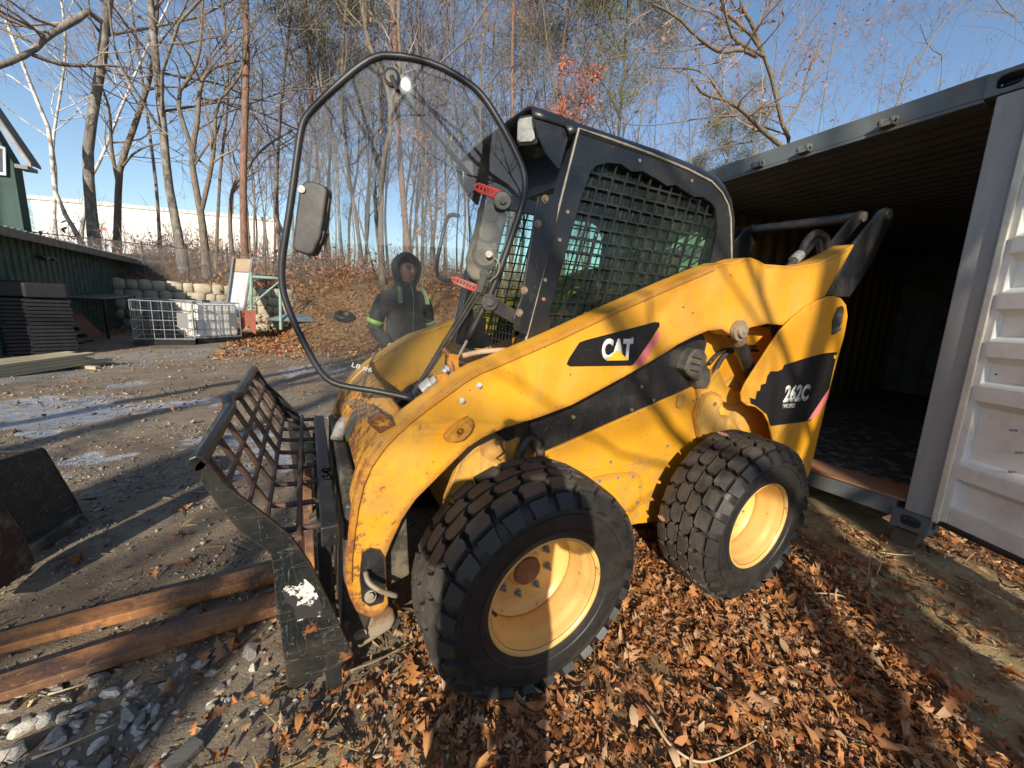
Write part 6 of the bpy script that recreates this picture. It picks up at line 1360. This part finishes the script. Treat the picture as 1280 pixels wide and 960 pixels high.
q = HX(57, 322, SX-.1); mb = MB(); mb.box(q, (.14, .5, .06)); mb.box(q+Vector((-.05, -.16, -.03)), (.1, .12, .06)); mb.box(q+Vector((-.05, .16, -.03)), (.1, .12, .06)); mb.build('wall_lamp', M['cabblack'], shed, bevel=.01)
# upper green building
hY = -15.5; hs = empty('green_house', tuple(HY(28, 290, hY)), 'tall dark green gabled building with a white window above the shed roof', 'building')
Pw = [HY(31, 300, hY), HY(16, 203, hY), HY(0, 170, hY), HY(-70, 60, hY)]; e_ = Vector((9, 0, 0))
mb = MB(); mb.prism([Pw[0]-Vector((0, 0, 1)), Pw[1], Pw[3], Pw[3]+Vector((1.5, 0, -.5)), Vector((Pw[3].x+1.5, hY, -.2))], (0, -.4, 0)); mb.build('wall', simple('dark_green_boards', (.03, .075, .06), (.022, .055, .045), 4, rough=.7, stretch=(12, 12, .2), bump=.3), hs)
ra, rb = HY(39, 207, hY+.3), HY(-70, 50, hY+.3); mb = MB(); mb.prism([ra, rb, rb+Vector((0, 0, -.28)), ra+Vector((0.02, 0, -.16))], (0, -.06, 0)); mb.build('rake_board', simple('grey_trim', (.3, .3, .31), (.22, .22, .23), 5), hs)
mb = MB(); mb.prism([ra, rb, rb+Vector((0, 0, .08)), ra+Vector((0, 0, .08))], (0, -.5, 0)); mb.build('roof', simple('grey_roof', (.16, .16, .17), (.1, .1, .1), 5), hs)
mb = MB(); q = HY(33, 211, hY+.2); mb.box(q, (.25, .5, .1)); mb.build('gutter', M['contgrey'], hs)
wp = [HY(-30, 170, hY+.03), HY(8, 185, hY+.03), HY(9, 220, hY+.03), HY(-30, 215, hY+.03)]; wi = [c_*.82+sum(wp, Vector())/4*.18 for c_ in wp]
mb = MB(); mb.prism(wp, (0, .05, 0), [wi]); wn = mb.build('window', simple('white_trim', (.6, .62, .66), (.5, .5, .52), 5), hs)
mb = MB(); mb.prism([c_+Vector((0, .01, 0)) for c_ in wi], (0, .01, 0)); mb.build('pane', simple('dark_pane', (.06, .08, .1), rough=.1, bump=0), wn)
# far white building
wY = -52; q0, q1 = HY(38, 249, wY), HY(345, 277, wY); mb = MB(); mb.prism([Vector((q0.x, wY, -1)), q0, q1, Vector((q1.x, wY, -1))], (0, -12, 0))
wb = empty('white_warehouse', (q0.x, wY, 0), 'long white building far off behind the bare trees', 'building'); mb.build('wall', simple('white_cladding', (.82, .82, .8), (.76, .76, .75), 2, rough=.6, bump=0), wb)
mb = MB(); mb.prism([q0+Vector((.3, .1, 0)), q1+Vector((-.3, .1, 0)), q1+Vector((-.3, .1, .35)), q0+Vector((.3, .1, .35))], (0, -12.3, 0)); mb.build('roof_edge', simple('pale_roof_edge', (.6, .62, .62)), wb)
# lumber stack on bearers
La, Lb = HZ(119, 452, -.30), HZ(0, 470, -.30); ld = (Lb-La); ld.z = 0; ld.normalize(); ls = Vector((-ld.y, ld.x, 0))
if ls.dot(Vector(CAM)-La) > 0: ls = -ls
lz = gz(La.x, La.y)
lst_ = empty('lumber_stack', (La.x, La.y, lz), 'stack of pale sawn boards on bearers in front of the shed', 'lumber')
Mlum = simple('sawn_pine', (.5, .43, .27), (.36, .3, .18), 3, rough=.8, stretch=(.6, .6, 14), bump=.15)
bm0 = None
for lay in range(4):
    for c_ in range(3):
        s_ = La+ls*(.15*c_)+ld*(.05*((lay*7+c_*3) % 5)-.25*(lay == 0)); s_.z = lz+.10+lay*.052
        mb = MB(); mb.bar(s_, s_+ld*4.6, .142, .048); mb.build('board', Mlum, lst_, bevel=.003)
for i, t in enumerate((.25, 2.15)):
    s_ = La+ld*t-ls*.3; mb = MB(); mb.bar((s_.x, s_.y, lz+.03), (s_.x+ls.x*.9, s_.y+ls.y*.9, lz+.03), .09, .09); tag(mb.build('bearer', Mlum, None, bevel=.004), ['short wooden bearer under the right end of the lumber stack', 'short wooden bearer under the lumber stack at the picture edge'][i], 'bearer')
# stacks of black trays
Mtr = simple('black_plastic', (.012, .012, .015), (.02, .02, .022), 8, rough=.5, bump=.1)
tm = None
for si, (px, lab) in enumerate(((-8, 'leftmost stack'), (27, 'middle stack'), (58, 'right hand stack'))):
    p = HZ(px, 443, -.42); bz = gz(p.x, p.y-.3)
    for k in range(15):
        if tm is None:
            mb = MB(); w, d_, h_ = .62, .62, .07
            mb.box((0, 0, 0), (w, d_, .015)); [mb.box(c_, e_) for c_, e_ in (((0, d_/2-.012, .028), (w, .022, .04)), ((0, -d_/2+.012, .028), (w, .022, .04)), ((w/2-.012, 0, .028), (.022, d_-.05, .04)), ((-w/2+.012, 0, .028), (.022, d_-.05, .04)))]
            o = mb.build('tray', Mtr, None); tm = o.data
        else: o = bpy.data.objects.new('tray', tm); COL.objects.link(o)
        o.location = (p.x+.015*math.sin(k*2.1), p.y-.32+.01*math.cos(k), bz+.05+k*.075); o.rotation_euler.z = .45+.02*math.sin(k*1.7)
        tag(o, ('lowest black plastic tray of the %s' % lab if k == 0 else 'topmost black plastic tray under the bin of the %s' % lab if k == 14 else 'black plastic tray in the %s half of the %s' % ('lower' if k < 8 else 'upper', lab)), 'tray', 'black plastic trays stacked before the shed')
    mb = MB(); mb.prism([(-.3, -.3, 0), (.3, -.3, 0), (.3, .3, 0), (-.3, .3, 0)], (0, 0, .3 if si else .22)); o = mb.build('bin', Mtr, None, bevel=.04, seg=3); o.location = (p.x, p.y-.32, bz+.05+15*.075); o.rotation_euler.z = .45
    tag(o, 'black lidded bin on top of the %s of trays' % lab, 'bin')
mb = MB(); 
# leaning pallet and red board
pa, pb_, pc, pd = HZ(92, 431, -.42), HZ(126, 424, -.42), HZ(92, 431, -.42), None
pu = (pb_-pa); pu.z = 0; pu.normalize(); pn_ = Vector((-pu.y, pu.x, 0)); 
if pn_.dot(Vector(CAM)-pa) > 0: pn_ = -pn_
pv = (Vector((0, 0, 1))*1.0+pn_*.5-pu*.42).normalized(); pw = pu.cross(pv).normalized()
plt = empty('wooden_pallet', tuple(pa), 'dark weathered pallet leaning against the green shed', 'pallet'); Mp = simple('old_pallet_wood', (.12, .095, .075), (.07, .055, .045), 6, rough=.9, bump=.3)
for k in range(6):
    c_ = pa+pv*(.08+.2*k); mb = MB(); mb.bar(c_-pu*.02, c_+pu*.85, .1, .02, up=pw); mb.build('slat', Mp, plt)
for k in range(3):
    c_ = pa+pu*(.03+.39*k)-pw*.055; 
    if pw.dot(Vector(CAM)-pa) < 0: c_ = pa+pu*(.03+.39*k)+pw*.055
    mb = MB(); mb.bar(c_-pv*.02, c_+pv*1.18, .04, .085, up=pw); mb.build('stringer', Mp, plt)
rb0 = HZ(128, 420, -.42)-pw*.0; mb = MB(); mb.prism([rb0-pu*.5, rb0+pu*.08, rb0+pu*.08+pv*1.05, rb0-pu*.5+pv*1.05], (0, -.03, 0)); tag(mb.build('red_board', simple('faded_red_board', (.2, .07, .055), (.14, .05, .04), 5), None), 'faded red board leaning behind the old pallet', 'board')
# dark workbench by the shed end
q = HZ(150, 418, -.42); bt = empty('workbench', tuple(q), 'dark steel workbench with a pale top edge beside the wire cage', 'bench'); bu = Vector((0, -1, 0))
mb = MB(); mb.box(q+Vector((.4, -.2, 1.05)), (1.0, 2.4, .035)); mb.build('top', simple('bench_top', (.2, .23, .21), (.14, .16, .15), 5), bt)
for a_, b_ in ((-.05, -1.3), (-.05, .9), (.85, -1.3), (.85, .9)): mb = MB(); mb.box(q+Vector((a_, b_, .5)), (.05, .05, 1.05)); mb.build('leg', M['cabblack'], bt)
# intermediate bulk containers
def ibc(px, rz, tank, lab):
    p = HZ(*px, -.43); root = empty('bulk_container_cage', (p.x, p.y, gz(p.x, p.y)), lab, 'tank cage' if not tank else 'tank', None, rz)
    def add(mb, nm, m, **k): o = mb.build(nm, m, None, **k); o.parent = root; return o
    L, D_, H_ = 1.2, 1.0, 1.0; z0 = .14; mb = MB(); zs = [z0+.02+i*(H_-.04)/4 for i in range(5)]
    for z in zs:
        c_ = [(-L/2, -D_/2, z), (L/2, -D_/2, z), (L/2, D_/2, z), (-L/2, D_/2, z)]
        for i in range(4): mb.tube([c_[i], c_[(i+1) % 4]], .010 if z not in (zs[0], zs[-1]) else .014, 6)
    for i in range(7):
        x = -L/2+L*i/6
        for s in (1, -1): mb.tube([(x, s*D_/2+.001, z0), (x, s*D_/2+.001, z0+H_)], .009, 6)
    for i in range(1, 5):
        y = -D_/2+D_*i/5
        for s in (1, -1): mb.tube([(s*L/2, y, z0), (s*L/2, y, z0+H_)], .009, 6)
    add(mb, 'wire_cage', simple('galvanised', (.42, .43, .42), (.3, .31, .3), 12, rough=.4, metal=.4))
    mb = MB(); mb.box((0, 0, .12), (L, D_, .03)); mb.box((0, D_/2-.05, .05), (L, .1, .1)); mb.box((0, -D_/2+.05, .05), (L, .1, .1)); mb.box((0, 0, .05), (L, .1, .1)); add(mb, 'pallet_base', M['cabblack'])
    if tank:
        mb = MB(); mb.box((0, 0, z0+.49), (L-.07, D_-.07, .96)); add(mb, 'tank', simple('white_plastic_tank', (.84, .82, .76), (.78, .75, .68), 3, rough=.4), bevel=.09, seg=4)
        mb = MB(); mb.tube([(0, 0, 1.1), (0, 0, 1.17)], .09, 14); add(mb, 'tank_cap', M['cabblack'])
    mb = MB(); mb.prism([(-.5, D_/2+.014, .45), (-.28, D_/2+.014, .45), (-.28, D_/2+.014, .85), (-.5, D_/2+.014, .85)], (0, .003, 0)); add(mb, 'label_plate', M['zinc'])
ibc((211, 428), .12, False, 'empty wire cage of a bulk container standing on a black pallet')
ibc((262, 425), .72, True, 'white plastic tank in a wire cage right of the empty cage')
# chute, gate, red plate
cY = -13.6; ch = empty('metal_chute', tuple(HY(295, 402, cY)), 'white sheet metal chute with a plywood top leaning against the stone wall', 'chute')
fr_ = [HY(282, 395, -12.9), HY(304, 398, -12.9), HY(312, 341, -14.4), HY(289, 340, -14.4)]
mb = MB(); mb.prism(fr_, (0, -.03, .0)); mb.build('sheet', simple('white_sheet', (.62, .62, .63), (.5, .5, .5), 6, rough=.35), ch)
mb = MB(); mb.prism([HY(288, 339, -14.42), HY(311, 340, -14.42), HY(314, 324, -14.9), HY(290, 323, -14.9)], (0, -.03, 0)); mb.build('plywood', simple('plywood', (.45, .34, .22), (.38, .28, .18), 4), ch)
for a_, b_ in ((fr_[0], HY(292, 323, -14.9)), (fr_[1], HY(316, 324, -14.9))): mb = MB(); mb.bar(a_+Vector((0, .02, .03)), b_+Vector((0, .02, .03)), .05, .09); mb.build('side_rail', M['zinc'], ch)
gt = empty('green_gate_frame', tuple(HY(350, 412, -13.2)), 'pale green tubular steel gate frame by the stone wall', 'gate'); mg = simple('pale_green_paint', (.25, .42, .34), (.2, .33, .27), 6)
for pts in (((314, 340), (314, 400)), ((350, 348), (351, 412)), ((314, 346), (350, 348)), ((318, 378), (349, 352))):
    a_, b_ = HY(*pts[0], -13.2), HY(*pts[1], -13.2); mb = MB(); mb.tube([a_, b_], .045 if pts[0][0] != 318 else .03, 8); mb.build('tube', mg, gt)
mb = MB(); mb.prism([HY(x, y, -12.6) for x, y in ((299, 388), (319, 388), (320, 418), (314, 414), (311, 406), (303, 412), (300, 410))], (0, -.05, 0)); tag(mb.build('rust_red_plate', simple('rust_red', (.32, .09, .055), (.24, .07, .04), 6), None), 'rust red steel plate standing at the foot of the chute', 'plate')
# retaining wall of rounded stones
rwl = empty('stone_retaining_wall', (4.4, -15.2, -.44), 'dry stone retaining wall holding the bank behind the tank cages', 'wall')
mb = MB(); mb.box((4.3, -15.42, .25), (5.3, .3, 1.5)); mb.build('backing', simple('mortar', (.24, .2, .15), (.15, .12, .09)), rwl)
Vs, Fs, b = [], [], 0; r = np.random.RandomState(6)
for j in range(5):
    x = 1.72+r.rand()*.12
    while x < 6.6:
        w = r.uniform(.26, .5); h_ = .33; z = -.47+j*.315
        if not (3.15 < x < 3.3):
            c_ = [(x, z), (x+w*.5, z-.02), (x+w, z), (x+w+.02, z+h_*.5), (x+w, z+h_), (x+w*.5, z+h_+.02), (x, z+h_), (x-.02, z+h_*.5)]
            c_ = np.array(c_)+r.normal(0, .016, (8, 2)); m_ = c_.mean(0); y_ = -15.24+r.normal(0, .012)
            V8 = [(q[0], y_-.12, q[1]) for q in c_*.97+m_*.03]+[(q[0], y_, q[1]) for q in c_*.93+m_*.07]+[(q[0], y_+.045, q[1]) for q in c_*.72+m_*.28]+[(m_[0], y_+.06, m_[1])]
            F8 = []
            for k in range(8):
                k2 = (k+1) % 8; F8 += [(k, k2, 8+k2), (k, 8+k2, 8+k), (8+k, 8+k2, 16+k2), (8+k, 16+k2, 16+k), (16+k, 16+k2, 24)]
            Vs.append(np.array(V8)); Fs.append(np.array(F8)+b); b += 25
        x += w+.015
o = npmesh('stones', np.concatenate(Vs), np.concatenate(Fs), M['wallstone'], None, smooth=False); o.data.transform(Matrix.Translation((-4.4, 15.2, .44))); o.parent = rwl; o['kind'] = 'stuff'
# chain link fence on top of the wall
fe = empty('chain_link_fence', (4.5, -15.9, 1.0), 'chain link fence with a pipe rail along the top of the bank', 'fence'); 
for i in range(7):
    x = 8.4-i*1.15; mb = MB(); mb.tube([(x, -15.9, .9), (x, -15.9, 2.35)], .03, 8); mb.build('post', M['darkgrey'], fe)
mb = MB(); mb.tube([(9.5, -15.9, 2.3), (1.5, -15.9, 2.2)], .022, 6); mb.build('rail', M['darkgrey'], fe)
mb = MB(); V = []
P, R = [], []
for i in range(110):
    x = 9.3-i*.072
    for s in (1, -1): P.append([(x, -15.88, 1.05), (x+s*.6, -15.88, 1.65), (x+s*1.2, -15.88, 2.25)]); R.append([.004]*3)
V, Fq = np_tubes(np.array(P), np.array(R), 3); o = npmesh('wire_mesh', V, Fq, M['zinc'], None); o.data.transform(Matrix.Translation((-4.5, 15.9, -1.0))); o.parent = fe; o['kind'] = 'stuff'


# chalk marks on the glass
def glass_text(body, p0, p1, p2):
    cv = bpy.data.curves.new('chalk', 'FONT'); cv.body = body; cv.size = 1; cv.resolution_u = 3
    t = bpy.data.objects.new('chalk', cv); COL.objects.link(t); dg = bpy.context.evaluated_depsgraph_get(); dg.update(); me = bpy.data.meshes.new_from_object(t.evaluated_get(dg)); bpy.data.objects.remove(t)
    xs = [v.co.x for v in me.vertices]; ys_ = [v.co.y for v in me.vertices]; A, B, C_ = DR(*p0, .008), DR(*p1, .008), DR(*p2, .008)
    for v in me.vertices: v.co = A+(B-A)*((v.co.x-min(xs))/(max(xs)-min(xs)))+(C_-A)*((v.co.y-min(ys_))/(max(ys_)-min(ys_)))
    me.materials.clear(); me.materials.append(M['decalgrey']); o = bpy.data.objects.new('chalk_mark', me); COL.objects.link(o); o.parent = doorg
glass_text('L8 #6', (439, 459), (464, 466), (441, 453))
# sticks, a pale root and weeds lying about
Mst = simple('dry_stick', (.3, .23, .15), (.18, .13, .09), 12, rough=.9, bump=.4)
Mpl = simple('pale_root', (.55, .43, .27), (.42, .31, .19), 9, rough=.8, bump=.3)
def stick_at(px, r0, m, label, nm='stick', lift=.02):
    P = []
    for i, (x, y) in enumerate(px):
        q = HZ(x, y, .03); q = HZ(x, y, gz(q.x, q.y)+lift); P.append(q)
    P = smooth_path(P, 4) if len(P) > 2 else P; n_ = len(P)
    mb = MB(); mb.tube(P, [r0*(1-.65*i/(n_-1)) for i in range(n_)], 6); tag(mb.build(nm, m, None, smooth=True), label, 'stick')
stick_at([(812, 893), (826, 915), (842, 935), (872, 952), (905, 945), (945, 925)], .006, Mpl, 'pale curved root lying on the leaves at the bottom of the picture', 'root', .045)
stick_at([(437, 838), (470, 826), (497, 812), (524, 795)], .006, Mst, 'grey stick on the mud between the black side plate and front tyre', lift=.02)
stick_at([(455, 872), (480, 850), (500, 832), (515, 815)], .009, Mst, 'thicker brown stick beside the grey one by the front tyre', lift=.02)
stick_at([(1003, 741), (1045, 743), (1080, 756), (1108, 772)], .004, Mpl, 'long thin pale stem on the leaves right of the rear tyre', lift=.03)
stick_at([(1100, 690), (1120, 693), (1140, 694)], .0035, Mpl, 'short pale stem in front of the container corner', lift=.04)
stick_at([(60, 868), (95, 858), (130, 845)], .004, Mpl, 'thin straw stalk lying across the rocks', lift=.05)
stick_at([(40, 948), (75, 935), (105, 922), (145, 905)], .004, Mpl, 'long straw stalk across the lower rocks', lift=.06)
for k, (a_, b_) in enumerate((((1087, 712), (1090, 676)), ((1098, 712), (1112, 682)))):
    q = HZ(*a_, gz(-2.0, .9)); t_ = HP(b_[0], b_[1], q, (0, 1, 0)); mb = MB(); mb.tube([q-Vector((0, 0, .03)), q.lerp(t_, .5)+Vector((.004, 0, 0)), t_], [.003, .0025, .0015], 5); tag(mb.build('weed_stem', Mpl, None), ['upright dry weed stem before the container sill', 'slanting dry weed stem before the container sill'][k], 'weed')
# leaves caught on the rear tyre
for k, (x, y, Y) in enumerate(((903, 562, .62), (853, 641, .60))):
    q = HY(x, y, Y); c_ = Vector((-.623, Y, .41)); nr_ = (q-c_); nr_.y = 0; nr_.normalize(); q = Vector((c_.x, Y, c_.z))+nr_*.438
    me = bpy.data.meshes.new('dead_leaf'); me.from_pydata(LV, [], LF); me.materials.append(simple('pale_dead_leaf', (.5, .27, .17), (.4, .2, .12), 20, bump=0)); o = bpy.data.objects.new('dead_leaf', me); COL.objects.link(o)
    o.location = q; o.rotation_euler = nr_.to_track_quat('Z', 'Y').to_euler(); o.scale = (.075-.02*k,)*3
    tag(o, ['pale dead leaf stuck on top of the rear tyre tread', 'pale dead leaf stuck lower down on the rear tyre tread'][k], 'leaf')
